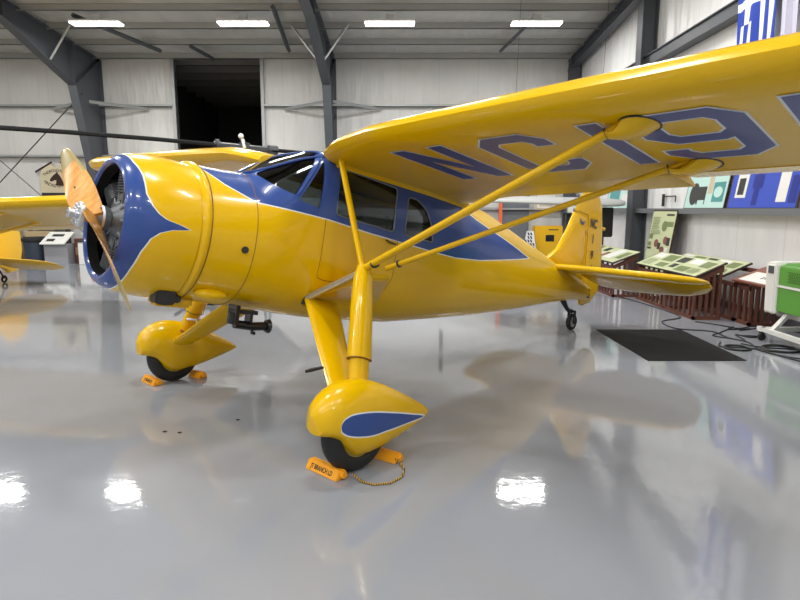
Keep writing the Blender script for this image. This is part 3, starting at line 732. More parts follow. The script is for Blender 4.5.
for sd in (1, -1):
    R = []
    for i in range(29):
        s = -.70+1.015*i/28; t_, bt, w = [interp(s, PS_, q) for q in (PT, PB, PW)]; nc = .02*(1)+.0; nc = min(max(.02, bt+.01), t_-.005)
        q = []
        for k in range(32):
            a = 2*pi*k/32; c, d = cos(a), sin(a)
            q.append(Vector((s, w*math.copysign(abs(c)**.85, c), nc+(t_-nc if d > 0 else nc-bt)*math.copysign(abs(d)**(.95 if d > 0 else .62), d))))
        R.append(q)
    sp = B().rings(R).build('wheel_spat', spat_mat[sd], plane, loc=(-.02 if sd > 0 else .01, 1.36 if sd > 0 else -1.385, .335), rot=FR)
    wh = tyre('main_wheel', plane, (-.045 if sd > 0 else -.02, 1.36 if sd > 0 else -1.385, .247), .247, .165)
    B().lathe([(.001, .06), (.05, .065), (.06, .05), (.135, .055), (.15, .06), (.15, -.06), (.135, -.055), (.06, -.05), (.05, -.065), (.001, -.06)], 'y', (-.045 if sd > 0 else -.02, 1.36 if sd > 0 else -1.385, .247), 28).build('hub', mat('hub_paint', rgb(170, 150, 60), .4), wh)
    J = Vector((-.405, sd*1.04, 1.228)); Pt = Vector((-.13, sd*1.30, .50)); mid = J.lerp(Pt, .76)
    b = B(); d = (Pt-J).normalized()
    def foil(p, ch, th, dirv, n=16):
        f = Vector((1, 0, 0)); f = (f-dirv*f.dot(dirv)).normalized(); g = dirv.cross(f)
        return [p+f*(ch/2*cos(2*pi*k/n))*(1.0)+g*(th/2*sin(2*pi*k/n)*(1+.35*cos(2*pi*k/n))) for k in range(n)]
    b.rings([foil(J-d*.03, .10, .08, d), foil(J+d*.06, .15, .10, d), foil(J.lerp(Pt, .3), .17, .11, d), foil(mid, .185, .115, d), foil(mid+d*.002, .15, .09, d), foil(Pt+d*.06, .15, .09, d)])
    b.build('oleo_leg', yellow, plane)
    b = B(); b.rings([foil(mid+d*.0, .19, .12, d), foil(mid+d*.006, .19, .12, d)]); b.build('leg_collar', seam_mat, plane)
    b = B(); b.rings([foil(Pt-d*.0, .165, .10, d), foil(Pt+d*.02, .18, .12, d)]); b.build('leg_boot', mat('boot_brown', rgb(150, 70, 20), .6), plane)
    # forward fairing plate
    A0, A1 = F(-1.20, sd*.45, -.36), F(-1.55, sd*.44, -.40); C0, C1 = Vector((.05, sd*1.27, .40)), Vector((-.17, sd*1.26, .37))
    b = B(); R = []
    for t in (0, .25, .5, .75, 1):
        p, q = A0.lerp(C0, t), A1.lerp(C1, t); w = (q-p); dd = (C0-A0).normalized(); nn = w.cross(dd).normalized()
        R.append([p+w*(.5-.5*cos(2*pi*k/16))+nn*(.028*sin(2*pi*k/16)*(1.3-.5*(.5-.5*cos(2*pi*k/16)))) for k in range(16)])
    b.rings(R); b.build('gear_strut_fairing', yellow, plane)
    # outrigger truss
    Rt = F(-1.235, sd*.44, -.345); Rr = F(-2.03, sd*.42, -.34)
    b = B(); b.tube([Rt, J], [.026, .022], 12); b.build('outrigger_tube', alum, plane)
    b = B(); b.lathe([(.03, -.02), (.036, 0), (.03, .02)], 'x', tuple(Rt), 16); b.tube([Rt+Vector((0, 0, -.02)), Rt+Vector((0, -sd*.06, -.03))], .035, 10); b.build('outrigger_collar', dark, plane)
    u = Vector((0, 0, .03)); JJ = J+Vector((-.03, 0, -.02)); b = B()
    tri_t = [Rt+u*.3+Vector((0, -sd*.1, 0)), JJ, JJ+Vector((-.27, -sd*.07, -.03)), Rr+u*.3+Vector((0, -sd*.1, 0))]; tri_b = [p-Vector((0, 0, .05)) for p in tri_t]
    b.add(tri_t+tri_b, [(0, 1, 2, 3), (7, 6, 5, 4), (0, 4, 5, 1), (1, 5, 6, 2), (2, 6, 7, 3), (3, 7, 4, 0)]); b.build('outrigger_fairing', yellow, plane, bevel=.012, smooth=False)
    # lift struts
    WF, WR = Vector((-.76, sd*2.75, 2.10)), Vector((-1.54, sd*2.80, 1.95)); JR = Vector((-.70, sd*.95, 1.215))
    def strut(name, p, q, ch, th):
        d = (q-p).normalized(); b = B(); b.rings([foil(p.lerp(q, t), ch, th, d) for t in (0, .1, .5, .9, 1)]); return b.build(name, yellow, plane)
    st = strut('lift_strut', J+Vector((0, 0, .01)), WF, .085, .045); strut('rear_lift_strut', JR, WR, .068, .036)
    for p, q in ((J, WF), (JR, WR)):
        d = (q-p).normalized()
        b = B(); b.rings([foil(p+d*.10, .092, .052, d), foil(p+d*.11, .092, .052, d)]); b.build('strut_clamp', dark, plane)
    # strut cuffs at the wing
    for p, q, sc in ((J, WF, 1.0), (JR, WR, .9)):
        d = (q-p).normalized(); e = q-d*(.16 if sc == 1.0 else .20); b = B(); up = Vector((0, 0, 1))
        R = [foil(e, .092*sc, .055*sc, d)]
        for t, r1, r2 in ((.35, .12, .085), (.62, .17, .12), (.85, .20, .15), (1.0, .22, .17)):
            c = e.lerp(q+Vector((0, sd*.05, .0)), t); R.append([c+Vector((cos(2*pi*k/16)*r1*sc*.62, sin(2*pi*k/16)*r2*sc*.75*(1), 0))+(up*.0) for k in range(16)])
        fx = []
        for k in range(16):
            x = q.x+cos(2*pi*k/16)*.145*sc; y = q.y+sd*.05+sin(2*pi*k/16)*.135*sc
            ll = inv(x, y, 0); # height of the lower surface there
            z = 1.559+((wing_low(y))+ (x-.8)*STH)/CT
            fx.append(Vector((x, y, z+.004)))
        # ring order along the same sense
        b.rings([R[0]]); b = B()
        base = R[0]; cen = sum(base, Vector())/16
        def order(ring_):
            c = sum(ring_, Vector())/16
            return ring_
        a0 = [(v-cen) for v in base]
        # express the strut ring by the same (x,y) angles as the wing ring
        top_ring = fx; RR2 = [base]
        ang = [math.atan2(v.y*sd, v.x) for v in a0]
        tr = []
        for k in range(16):
            th_ = 2*pi*k/16*(1 if (a0[1].cross(a0[0])).z*sd < 0 else -1)
            x = q.x+cos(th_)*.125*sc; y = q.y+sd*.02+sd*sin(th_)*.095*sc
            z = 1.559+((wing_low(y))+(x-.8)*STH)/CT; tr.append(Vector((x, y, z)))
        for t in (.25, .5, .75, .93, 1.0):
            RR2.append([base[k].lerp(tr[k], t) + Vector((0, 0, -.035*sin(pi*t)))-d*(.0) for k in range(16)])
        b.rings(RR2); b.build('strut_cuff', yellow, plane)
        b = B(); b.tube([v+Vector((0, 0, -.001)) for v in tr]+[tr[0]+Vector((0, 0, -.001))], .006, 6, cap=False); b.build('cuff_seal', dark, plane)
        b = B(); b.rings([foil(e, .097*sc, .06*sc, d), foil(e+d*.008, .097*sc, .06*sc, d)]); b.build('strut_clamp', dark, plane)
    # forward cabane strut from the wing root down to the outrigger
    CB = F(-1.27, sd*.57, wing_low(.57)+.02); strut('root_strut', CB, J+Vector((.0, -sd*.01, .0)), .05, .035)
# step on the near gear
b = B(); b.tube([(-.06, 1.02, .60), (.02, .99, .59), (.06, .98, .585)], [.010, .014, .010], 8, sq=.6); b.build('boarding_step', dark, plane)
b = B(); b.tube([(-.25, -1.0, .62), (-.10, -1.0, .62)], .014, 8); b.box(-.32, -.12, -1.06, -.94, .612, .63); b.tube([(-.2, -1.0, .62), (-.1, -1.2, .62)], .01, 6); b.build('boarding_step', steel, plane)
#%%OBJECTS
# ================================================================== things around the airplane
def at(o, x, y, z=0): o.location = (x, y, z); return o
def text_mesh(txt, size, M, m, name, par, sx=1.0, bold=0.0):
    cu = bpy.data.curves.new('t', 'FONT'); cu.body = txt; cu.size = size; cu.align_x = 'CENTER'; cu.align_y = 'CENTER'; cu.extrude = .0005; cu.offset = bold
    o = bpy.data.objects.new('t', cu); COL.objects.link(o)
    dg = bpy.context.evaluated_depsgraph_get(); me = bpy.data.meshes.new_from_object(o.evaluated_get(dg)); bpy.data.objects.remove(o)
    me.transform(M @ Matrix.Diagonal((sx, 1, 1, 1))); me.materials.clear(); return link(name, me, m, par, smooth=False)
# ---- wheel chocks
chock_y = mat('chock_yellow', rgb(236, 160, 20), .5, noise=.05)
def chock(label, x, y, rz, L, writing=None):
    t = empty('wheel_chock', (x, y, 0), rz, label, 'wheel chock', 'yellow wheel chocks')
    b = B(); b.prism([(-.055, 0), (.055, 0), (.03, .055), (-.02, .06)], -L/2, L/2, lambda u, w, d: (d, u, w)); b.build('block', chock_y, t, bevel=.006)
    b = B(); b.tube([(L/2-.02, 0, .03), (L/2+.02, 0, .03)], .02, 8); b.build('rope_ring', chock_y, t)
    if writing:
        n = Vector((0, -.06, .035)).normalized(); u = Vector((1, 0, 0)); v = n.cross(u)
        M = Matrix(((u.x, v.x, n.x, -.005), (u.y, v.y, n.y, -.0385), (u.z, v.z, n.z, .030), (0, 0, 0, 1)))
        text_mesh(writing, .042, M, black, 'writing', t, .72 if L > .2 else .6, .001)
    return t
chock('yellow wheel chock lettered BRANCH in front of the near main wheel', -.465, 3.525, math.atan2(3.42-3.63, -.34+.57), .30, 'JT BRANCH LD')
chock('plain yellow wheel chock behind the near main wheel', -.075, 3.73, -.6, .17)
chock('small yellow wheel chock lettered in black before the far main wheel', -2.375, 5.47, -.75, .26, 'JT BRANCH')
chock('yellow wheel chock behind the far main wheel', -2.01, 5.68, -.6, .17)
R0 = [(-.29, 3.44, .03), (-.24, 3.38, .012), (-.16, 3.34, .008), (-.06, 3.36, .008), (.01, 3.44, .008), (.03, 3.54, .012), (.00, 3.63, .02), (-.03, 3.66, .03)]
b = B(); b.tube(R0, .006, 8)
rp = mat('rope_yellow_black', rgb(205, 160, 40), .8); nt = rp.node_tree; wv = nt.nodes.new('ShaderNodeTexWave'); wv.inputs['Scale'].default_value = 22
tc = nt.nodes.new('ShaderNodeTexCoord'); nt.links.new(tc.outputs['Object'], wv.inputs['Vector']); cr = nt.nodes.new('ShaderNodeValToRGB'); cr.color_ramp.interpolation = 'CONSTANT'
cr.color_ramp.elements[0].color = (.02, .02, .02, 1); cr.color_ramp.elements[1].color = (*rgb(205, 160, 40), 1); cr.color_ramp.elements[1].position = .4
nt.links.new(wv.outputs['Fac'], cr.inputs[0]); nt.links.new(cr.outputs[0], nt.nodes['Principled BSDF'].inputs['Base Color'])
tag(b.build('chock_rope', rp), 'thin yellow and black rope looping between the near wheel chocks', 'rope')

# ---- mat and cables
matb = mat('rubber_mat_black', (.018, .018, .019), .75, noise=.3, nscale=40, bump=.3, bscale=120, spec=.15)
b = B(); b.add([(2.70, 7.96, 0), (3.86, 7.96, 0), (3.80, 6.29, 0), (2.72, 6.29, 0), (2.70, 7.96, .008), (3.86, 7.96, .008), (3.80, 6.29, .008), (2.72, 6.29, .008)],
  [(0, 1, 2, 3), (7, 6, 5, 4), (0, 4, 5, 1), (1, 5, 6, 2), (2, 6, 7, 3), (3, 7, 4, 0)])
tag(b.build('floor_mat', matb, smooth=False), 'black rubber mat lying flat on the grey floor behind the tail', 'mat')
def smooth_path(P, k=6):
    out = []
    for i in range(len(P)-1):
        p0, p1, p2, p3 = [Vector(P[min(max(j, 0), len(P)-1)]) for j in (i-1, i, i+1, i+2)]
        for a in range(k):
            t = a/k; out.append(.5*((2*p1)+(p2-p0)*t+(2*p0-5*p1+4*p2-p3)*t*t+(3*p1-p0-3*p2+p3)*t**3))
    return out+[Vector(P[-1])]
def cable(label, P, loops=()):
    P = [(x, y, .008) for x, y in P]
    for (i, cx, cy, rx, ry, n) in loops:
        L = [(cx+rx*cos(2*pi*k/10+.35*(k//10))*(1-.04*(k//10)), cy+ry*sin(2*pi*k/10+.35*(k//10))*(1+.03*(k//10)), .008+.004*(k//10)) for k in range(n*10)]
        P = P[:i]+L+P[i:]
    b = B(); b.tube(smooth_path(P), .009, 6); tag(b.build('power_cable', rubber_tube), label, 'cable', 'black cables on the floor')
cable('long black cable wandering past the mat towards the green machine', [(4.01, 11.71), (4.25, 10.31), (4.33, 9.39), (4.28, 8.86), (3.86, 8.54), (3.83, 8.03), (4.22, 7.83), (4.23, 7.45), (4.33, 7.16), (4.25, 6.85), (4.28, 6.56), (4.36, 6.25), (4.5, 5.9)])
cable('black cable tangled in a heap in front of the slatted display stands', [(4.35, 8.54), (4.58, 8.24), (4.69, 8.03), (4.97, 8.17), (5.06, 8.1), (4.64, 7.89), (4.85, 8.0), (4.51, 7.96), (4.7, 8.15), (4.3, 7.76), (4.1, 7.57), (4.23, 7.39), (4.35, 7.28), (4.43, 7.63), (4.52, 7.45), (4.66, 7.51), (4.48, 7.57)])
cable('black cable with a coiled loop beside the corner of the mat', [(3.98, 7.16), (3.87, 6.95), (4.3, 6.5), (4.5, 6.3)], [(2, 4.02, 6.86, .15, .13, 3)])
cable('black cable with an oval coil in front of the machine caster', [(4.2, 7.1), (4.35, 6.9), (4.7, 6.5), (4.9, 6.2)], [(2, 4.5, 6.80, .22, .17, 4)])
cable('black cable running along the wall base behind the machine', [(5.28, 8.7), (5.2, 8.3), (5.35, 7.83), (5.4, 7.0)])
for i, (x, y, w) in enumerate(((-1.76, 4.21, 'left'), (-1.64, 4.19, 'middle'), (-1.28, 4.46, 'right'))):
    b = B(); b.sphere((x, y, .004), .014, 8, sc=(1.3, .8, .3)); tag(b.build('floor_debris', black), 'tiny black crumb on the floor below the propeller, %s of three' % w, 'debris', 'black crumbs on the floor')

# ---- slatted display stands with slanted information boards
woodr = mat('stand_wood', rgb(96, 56, 42), .6, noise=.25, nscale=5)
green_p = rgb(200, 207, 164); M_panel = {}
def panel_mat(k, c): return mat('print_'+k, c, .35)
pr_green = panel_mat('green', green_p); pr_olive = panel_mat('olive', rgb(118, 132, 84)); pr_dark = panel_mat('dark', rgb(50, 52, 48)); pr_white = panel_mat('white', rgb(230, 230, 226))
pr_brown = panel_mat('brown', rgb(132, 78, 62)); pr_teal = panel_mat('teal', rgb(190, 224, 218)); pr_teal2 = panel_mat('teal_deep', rgb(78, 150, 150)); pr_blue = panel_mat('blue', rgb(58, 82, 190))
pr_blue2 = panel_mat('blue_deep', rgb(34, 48, 140)); pr_text = panel_mat('text_grey', rgb(150, 162, 120)); pr_tan = panel_mat('tan', rgb(200, 188, 160)); edge_d = mat('board_edge', rgb(60, 45, 35), .6)
def board(name, label, cat, O, U, V, bg, patches, group=None, th=.025, rim_m=edge_d):
    """a printed board: backing with a printed sheet of patches (u0,u1,v0,v1,material) in 0..1"""
    O, U, V = Vector(O), Vector(U), Vector(V); N = U.cross(V).normalized()
    t = empty(name, O, 0, label, cat, group)
    q = lambda u, v, h: U*u+V*v+N*h
    b = B(); b.add([q(0, 0, -th), q(1, 0, -th), q(1, 1, -th), q(0, 1, -th), q(0, 0, 0), q(1, 0, 0), q(1, 1, 0), q(0, 1, 0)], [(3, 2, 1, 0), (4, 5, 6, 7), (0, 1, 5, 4), (1, 2, 6, 5), (2, 3, 7, 6), (3, 0, 4, 7)])
    b.build('backing', rim_m, t, smooth=False)
    ms = [bg]; b = B(); e = .015
    b.add([q(e, e, .002), q(1-e, e, .002), q(1-e, 1-e, .002), q(e, 1-e, .002)], [(0, 1, 2, 3)], 0)
    for i, pt in enumerate(patches):
        u0, u1, v0, v1, m = pt[:5]
        if m not in ms: ms.append(m)
        h = .003+.0004*i
        if len(pt) > 5:
            n = 16; b.add([q((u0+u1)/2+(u1-u0)/2*cos(2*pi*k/n), (v0+v1)/2+(v1-v0)/2*sin(2*pi*k/n), h) for k in range(n)], [list(range(n))], ms.index(m))
        else: b.add([q(u0, v0, h), q(u1, v0, h), q(u1, v1, h), q(u0, v1, h)], [(0, 1, 2, 3)], ms.index(m))
    b.build('printed_sheet', ms, t, smooth=False)
    return t
def stand(label, x0, x1, ys, z0, z1, y1=None):
    t = empty('display_stand', (x0, ys[0], 0), 0, label, 'display stand', 'slatted wooden display stands')
    W = x1-x0
    for y in ys:
        b = B(); b.box(0, W, y-ys[0], y-ys[0]+.04, 0, .05); n = 5
        b.prism([(0, z0-.09), (W, z1-.09), (W, z1-.02), (0, z0-.02)], y-ys[0]-.005, y-ys[0]+.045, lambda u, w, d: (u, d, w))
        for k in range(n):
            x = W*k/(n-1)*(1-.05/W); b.box(x, x+.036, y-ys[0]+.005, y-ys[0]+.035, .03, z0+(z1-z0)*k/(n-1)-.06)
        b.build('slatted_frame', woodr, t, smooth=False)
    L = ys[-1]-ys[0]
    b = B(); b.box(0, .04, 0, L, .0, .05); b.box(0, .04, 0, L, z0-.1, z0-.04); k = .12
    while k < L: b.box(.005, .035, k, k+.045, .04, z0-.05); k += .165
    b.build('slatted_side', woodr, t, smooth=False)
    b = B(); b.box(W-.04, W, 0, L, z1-.11, z1-.05); b.build('rail', woodr, t, smooth=False)
    return t
rnd = random.Random(3)
def text_block(u0, u1, v0, v1, n, m):
    out = []
    for k in range(n):
        v = v1-(v1-v0)*(k+.5)/n; out.append((u0, u0+(u1-u0)*rnd.uniform(.75, 1), v-.25*(v1-v0)/n, v+.25*(v1-v0)/n, m))
    return out
S1 = stand('slatted wooden stand nearest the mat under the big green board', 4.38, 4.80, (8.70, 9.68, 10.80), .63, .83)
def slant(name, label, x0, x1, y0, y1, z0, z1, bg, patches, **k):
    # u runs along y (away), v runs up the slope; face looks up and to the aisle
    return board(name, label, 'information board', (x0, y1, z0+.026), (0, y0-y1, 0), (x1-x0, 0, z1-z0), bg, patches, 'information boards on the stands', **k)
gp = lambda: [(.05, .2, .62, .92, pr_white), (.24, .42, .5, .9, pr_olive), (.46, .60, .55, .9, pr_dark), (.64, .8, .6, .9, pr_white), (.82, .95, .5, .85, pr_olive), (.3, .45, .12, .38, pr_olive), (.62, .78, .1, .4, pr_olive), (.50, .58, .2, .45, pr_dark)]+text_block(.06, .24, .1, .5, 5, pr_text)+text_block(.80, .95, .1, .4, 5, pr_text)
slant('information_board', 'large pale green information board with dark pictures, topmost nearest the mat', 4.36, 4.82, 8.66, 10.9, .63, .84, pr_green, gp())
S2 = stand('slatted wooden stand farther back, beside the airplane tail', 4.0, 4.44, (11.0, 12.2, 13.4), .62, .82)
slant('information_board', 'green and red printed board farther back, behind the airplane tail', 3.96, 4.48, 10.95, 13.5, .63, .83, pr_green, [(.05, .3, .1, .5, pr_brown), (.35, .5, .1, .5, pr_white), (.55, .62, .1, .6, pr_brown), (.1, .3, .6, .9, pr_olive), (.4, .5, .6, .9, pr_dark), (.65, .8, .2, .9, pr_white), (.85, .95, .3, .8, pr_olive)])
S3 = stand('slatted wooden stand against the right wall beside the green machine', 4.94, 5.34, (8.62, 9.8, 11.0), .61, .81)
slant('information_board', 'pale green board with white texts against the wall behind the big board', 4.92, 5.36, 8.95, 11.05, .61, .81, pr_green, gp())
S4 = stand('dark slatted stand between the wall stand and the green machine', 4.94, 5.34, (8.22, 8.50), .60, .78)
slant('information_board', 'brown framed white board with black spots next to the green machine', 4.86, 5.36, 7.75, 8.60, .60, .79, pr_brown, [(.12, .98, .08, .62, pr_white), (.45, .8, .66, .78, pr_dark), (.52, .57, .28, .42, pr_dark, 1), (.60, .65, .30, .44, pr_dark, 1)], rim_m=pr_brown)
# tall green board leaning on the wall
board('leaning_board', 'tall pale green board with three brown round pictures leaning under the wall ledge', 'information board', (5.10, 12.50, .0), (0, -1.08, 0), (.21, -.02, 1.62), pr_green,
  [(.62, .92, .93, .955, pr_dark), (.60, .95, .80, .86, pr_olive), (.5, .72, .74, .87, pr_olive, 1), (.66, .84, .585, .685, pr_brown, 1), (.80, .93, .575, .67, pr_dark), (.3, .48, .54, .64, pr_brown, 1), (.46, .58, .52, .60, pr_dark), (.04, .20, .64, .70, pr_olive), (.04, .18, .55, .60, pr_olive), (.04, .2, .51, .535, pr_dark), (.58, .76, .48, .56, pr_brown, 1), (.78, .9, .48, .55, pr_white)]+text_block(.08, .42, .76, .92, 8, pr_text)+text_block(.08, .5, .70, .755, 3, pr_text), th=.03)
# boards on the wall ledge
board('ledge_board', 'pale teal board with black gear pictures on the wall ledge', 'information board', (5.36, 11.3, 1.652), (0, -1.40, 0), (.12, 0, .74), pr_teal,
  [(.10, .34, .08, .62, pr_dark, 1), (.3, .52, .1, .52, pr_dark), (.34, .5, .08, .2, pr_teal), (.55, .66, .35, .75, pr_tan), (.68, .94, .15, .60, pr_teal2), (.7, .9, .25, .5, pr_teal, 1), (.5, .62, .8, .95, pr_dark, 1)])
board('ledge_board', 'bright blue board with white pictures on the wall ledge', 'information board', (5.36, 9.82, 1.652), (0, -1.74, 0), (.12, 0, .76), pr_blue,
  [(.10, .27, .22, .72, pr_white), (.13, .23, .28, .62, pr_dark), (.35, .50, .4, .66, pr_blue2), (.38, .46, .06, .95, pr_blue2), (.46, .56, .7, .9, pr_blue2, 1), (.58, .68, .9, .97, pr_white), (.72, .85, .12, .78, pr_white), (.88, .97, .1, .6, pr_blue2)])
board('ledge_board', 'light teal board on the wall ledge beyond the grey column', 'information board', (5.36, 15.6, 1.652), (0, -1.7, 0), (.12, 0, .70), pr_teal, [(.1, .5, .1, .8, pr_teal2), (.6, .9, .2, .5, pr_white), (.55, .95, .6, .85, pr_white)])
# small wall bracket by the column
b = B(); b.tube([(5.5, 12.55, 1.9), (5.5, 11.95, 1.9)], .012, 6); b.tube([(5.5, 11.95, 1.9), (5.5, 11.95, 1.78)], .012, 6); b.tube([(5.5, 12.5, 1.95), (5.5, 12.5, 1.70)], .03, 8)
tag(b.build('wall_bracket', dark), 'small black bracket on the right wall beside the grey column', 'bracket')

# ---- loudspeaker on its pole
t = empty('loudspeaker', (4.74, 13.85, 0), 0, 'black box loudspeaker on a thin pole behind the airplane fin', 'loudspeaker')
b = B(); b.box(-.14, .18, -.13, .13, 1.0, 1.68); b.build('cabinet', mat('speaker_black', (.012, .012, .013), .6), t, bevel=.02)
b = B(); b.tube([(0, 0, .05), (0, 0, 1.02)], .02, 8); b.build('pole', dark, t)
b = B()
for k in range(3): a = 2*pi*k/3+.5; b.tube([(0, 0, .45), (.3*cos(a), .3*sin(a), .012)], .012, 6)
b.build('tripod', dark, t)

# ---- green and white laser cutter
mg = mat('machine_green', rgb(84, 150, 40), .35, coat=.2); mw = mat('machine_white', rgb(226, 226, 222), .4)
t = empty('laser_cutter', (5.04, 7.40, 0), 0, 'green and white laser cutting machine on white wheeled frame at right', 'machine')
x0, x1, y0, y1 = -.42, .42, -1.9, 0.0
b = B()
b.prism([(x0, .36), (x0-.02, .98), (x0+.05, 1.0), (x1, 1.0), (x1, .36)], y1-.20, y1, lambda u, w, d: (u, d, w)); b.build('end_panel', mw, t, bevel=.02)
b = B(); b.box(x0+.03, x1, y0, y1-.20, .40, .70); b.build('lower_body', mg, t, bevel=.01)
b = B(); b.box(x0+.015, x1, y0, y1-.20, .70, .725); b.build('trim_strip', mw, t, smooth=False)
b = B(); b.prism([(x0+.03, .725), (x0+.03, .95), (x0+.12, .99), (x1, 1.0), (x1, .725)], y0, y1-.20, lambda u, w, d: (u, d, w)); b.build('lid', mg, t, bevel=.01)
b = B(); b.box(x0+.2, x1-.1, y0+.2, y1-.42, .994, 1.004); b.build('lid_window', glossblack, t, smooth=False)
b = B(); b.box(x0-.026, x0-.012, y1-.17, y1-.07, .86, .95); b.build('control_display', mat('display_grey', rgb(70, 72, 78), .3), t, smooth=False)
b = B()
for i in range(7):
    for j in range(16): b.box(x0+.024, x0+.032, y1-.40-j*.045-(i % 2)*.02, y1-.385-j*.045-(i % 2)*.02, .77+i*.02, .78+i*.02)
b.build('vent_holes', mat('hole_dark', (.01, .02, .005), .8), t, smooth=False)
b = B(); b.box(-.48, -.42, y0, y1+.0, .12, .17); b.box(.2, .26, y0, y1, .12, .17); b.box(-.5, .26, y1-.12, y1-.06, .12, .17); b.box(-.5, .26, y0+.1, y0+.16, .12, .17)
for x in (-.3, .2):
    for yy in (y1-.2, y0+.3): b.tube([(x-.12 if x < 0 else x, yy-.02, .15), (x+.03, yy-.12, .42)], .035, 4)
b.build('wheeled_frame', mw, t, smooth=False)
for x, yy in ((-.47, y1-.10), (.23, y1-.10), (-.47, y0+.15), (.23, y0+.15)):
    b = B(); b.lathe([(.001, -.018), (.045, -.018), (.05, 0), (.045, .018), (.001, .018)], 'y', (x, yy, .05), 16); b.box(x-.02, x+.02, yy-.03, yy+.03, .09, .12); b.build('caster', black, t)

# ---- flags hung from the wall beam
fblue = mat('flag_blue', rgb(28, 62, 165), .75); fwhite = mat('flag_white', rgb(232, 232, 236), .75); flav = mat('flag_pale', rgb(205, 205, 226), .8)
def flag(label, name, ya, yb, z1, z0, pattern, ncol, nrow, sub=3, mats=None):
    t = empty(name, (5.20, ya, z1), 0, label, 'flag'); b = B(); NC, NR = ncol*sub, nrow*sub
    W = yb-ya; H = z1-z0; V = []
    for side in (0, 1):
        for j in range(NR+1):
            for i in range(NC+1):
                u, v = i/NC, j/NR; amp = .012+.05*v
                V.append((-side*.003+amp*sin(u*11+v*1.5)*.6+.018*sin(u*23+2*v), W*u+.02*v*sin(u*6), -H*v))
    o = (NR+1)*(NC+1); Fc = []; Mi = []
    for j in range(NR):
        for i in range(NC):
            a = j*(NC+1)+i; q = [a, a+1, a+NC+2, a+NC+1]; m = pattern(i//sub, j//sub)
            Fc.append(q); Mi.append(m); Fc.append([k+o for k in reversed(q)]); Mi.append(m)
    b.v = V; b.f = Fc; b.m = Mi; b.build('cloth', mats, t)
    B().tube([(0, -.02 if W > 0 else .02, .01), (0, W, .01)], .012, 8).build('rod', dark, t)
def greek(i, j):
    if i < 5 and j < 5: return 1 if (i == 2 or j == 2) else 0
    return 0 if i % 2 == 0 else 1
flag('blue and white striped flag with a white cross hanging on the wall beam', 'striped_flag', 9.66, 8.62, 4.98, 3.3, greek, 9, 14, mats=[fblue, fwhite])
flag('pale plain flag hanging beside the blue and white striped flag', 'plain_flag', 8.58, 8.15, 5.1, 3.4, lambda i, j: 0, 3, 6, mats=[flav])

# ---- back wall, right half
greydoor = mat('door_grey', rgb(112, 118, 126), .5)
b = B(); b.box(3.30, 4.05, YB-.07, YB-.02, 0, 2.12); b.box(3.22, 3.30, YB-.1, YB, 0, 2.2); b.box(4.05, 4.13, YB-.1, YB, 0, 2.2); b.box(3.22, 4.13, YB-.1, YB, 2.12, 2.2); b.box(3.62, 3.92, YB-.085, YB-.07, 1.95, 2.03, 1)
b.build('door_1', [greydoor, pr_white], smooth=False, kind='structure')
t = empty('orange_post', (3.15, 18.7, 0), 0, 'slim orange post standing by the grey door', 'post')
B().box(-.05, .05, -.05, .05, .02, 2.15).build('post', mat('orange', rgb(225, 105, 60), .5), t, smooth=False); B().box(-.15, .15, -.15, .15, 0, .02).build('base_plate', dark, t, smooth=False)
board('framed_picture', 'white framed faded picture on the back wall right of the grey door', 'picture', (4.28, YB-.22, 1.62), (.72, 0, 0), (0, 0, .5), pr_tan, [(.1, .9, .1, .9, pr_white), (.2, .8, .2, .8, pr_tan), (.3, .7, .35, .6, pr_brown)], rim_m=pr_white)
scabm = mat('cabinet_yellow', rgb(228, 178, 20), .4)
t = empty('safety_cabinet', (4.54, 18.3, 0), 0, 'yellow steel safety cabinet with a black square sign', 'cabinet')
B().box(-.42, .42, -.22, .22, .0, 1.13).build('body', scabm, t, bevel=.01, smooth=False); B().box(-.30, .41, -.235, -.222, .06, 1.08).build('door', scabm, t, bevel=.004, smooth=False)
B().box(-.10, .16, -.240, -.236, .66, .86).build('sign', glossblack, t, smooth=False); B().box(-.02, .28, -.240, -.236, 1.0, 1.03).build('label_strip', dark, t, smooth=False)
t = empty('checkered_board', (3.74, 17.95, 0), 0, 'white board with black diagonal stripes standing left of the yellow cabinet', 'board')
b = B(); b.prism([(-.1, 0), (.45, 0), (.30, .98), (.1, .98)], -.02, .02, lambda u, w, d: (u, d, w)); b.build('panel', fwhite, t, smooth=False)
b = B()
for j in range(8):
    for i in range(5):
        x = -.02+i*.08; z = .12+j*.105
        if x+.05 < .44-z*.14 and x > -.08+z*.19: b.prism([(x, z), (x+.045, z), (x+.015, z+.08), (x-.03, z+.08)], -.024, -.021, lambda u, w, d: (u, d, w))
b.build('printed_stripes', black, t, smooth=False)
t = empty('tool_shelf', (5.30, 18.55, 0), 0, 'dark steel shelf loaded with tools and a red box by the corner', 'shelf')
b = B()
for z in (.02, .5, .98, 1.5, 2.0): b.box(-.2, .2, -.2, .2, z, z+.03)
for x in (-.2, .17):
    for y in (-.2, .17): b.box(x, x+.03, y, y+.03, 0, 2.1)
b.build('rack', frame_grey, t, smooth=False); B().box(-.2, .2, .18, .2, 1.2, 2.1).build('back_panel', frame_grey, t, smooth=False)
def small_box(label, x, y, z, w, d, h, m, cat='box', group='boxes on the tool shelf', name='storage_box'):
    t = empty(name, (x, y, z), 0, label, cat, group); B().box(-w/2, w/2, -d/2, d/2, 0, h).build('body', m, t, bevel=.006, smooth=False)
    B().box(-w/2-.004, w/2+.004, -d/2-.004, d/2+.004, h, h+.02).build('lid', m, t, smooth=False); return t
small_box('bright red tool box on the steel shelf', 5.28, 18.5, .53, .30, .3, .25, red_mat)
small_box('grey case on the lowest steel shelf', 5.30, 18.5, .05, .32, .3, .22, steel)
small_box('black case on the upper steel shelf', 5.28, 18.5, 1.01, .3, .3, .22, dark)
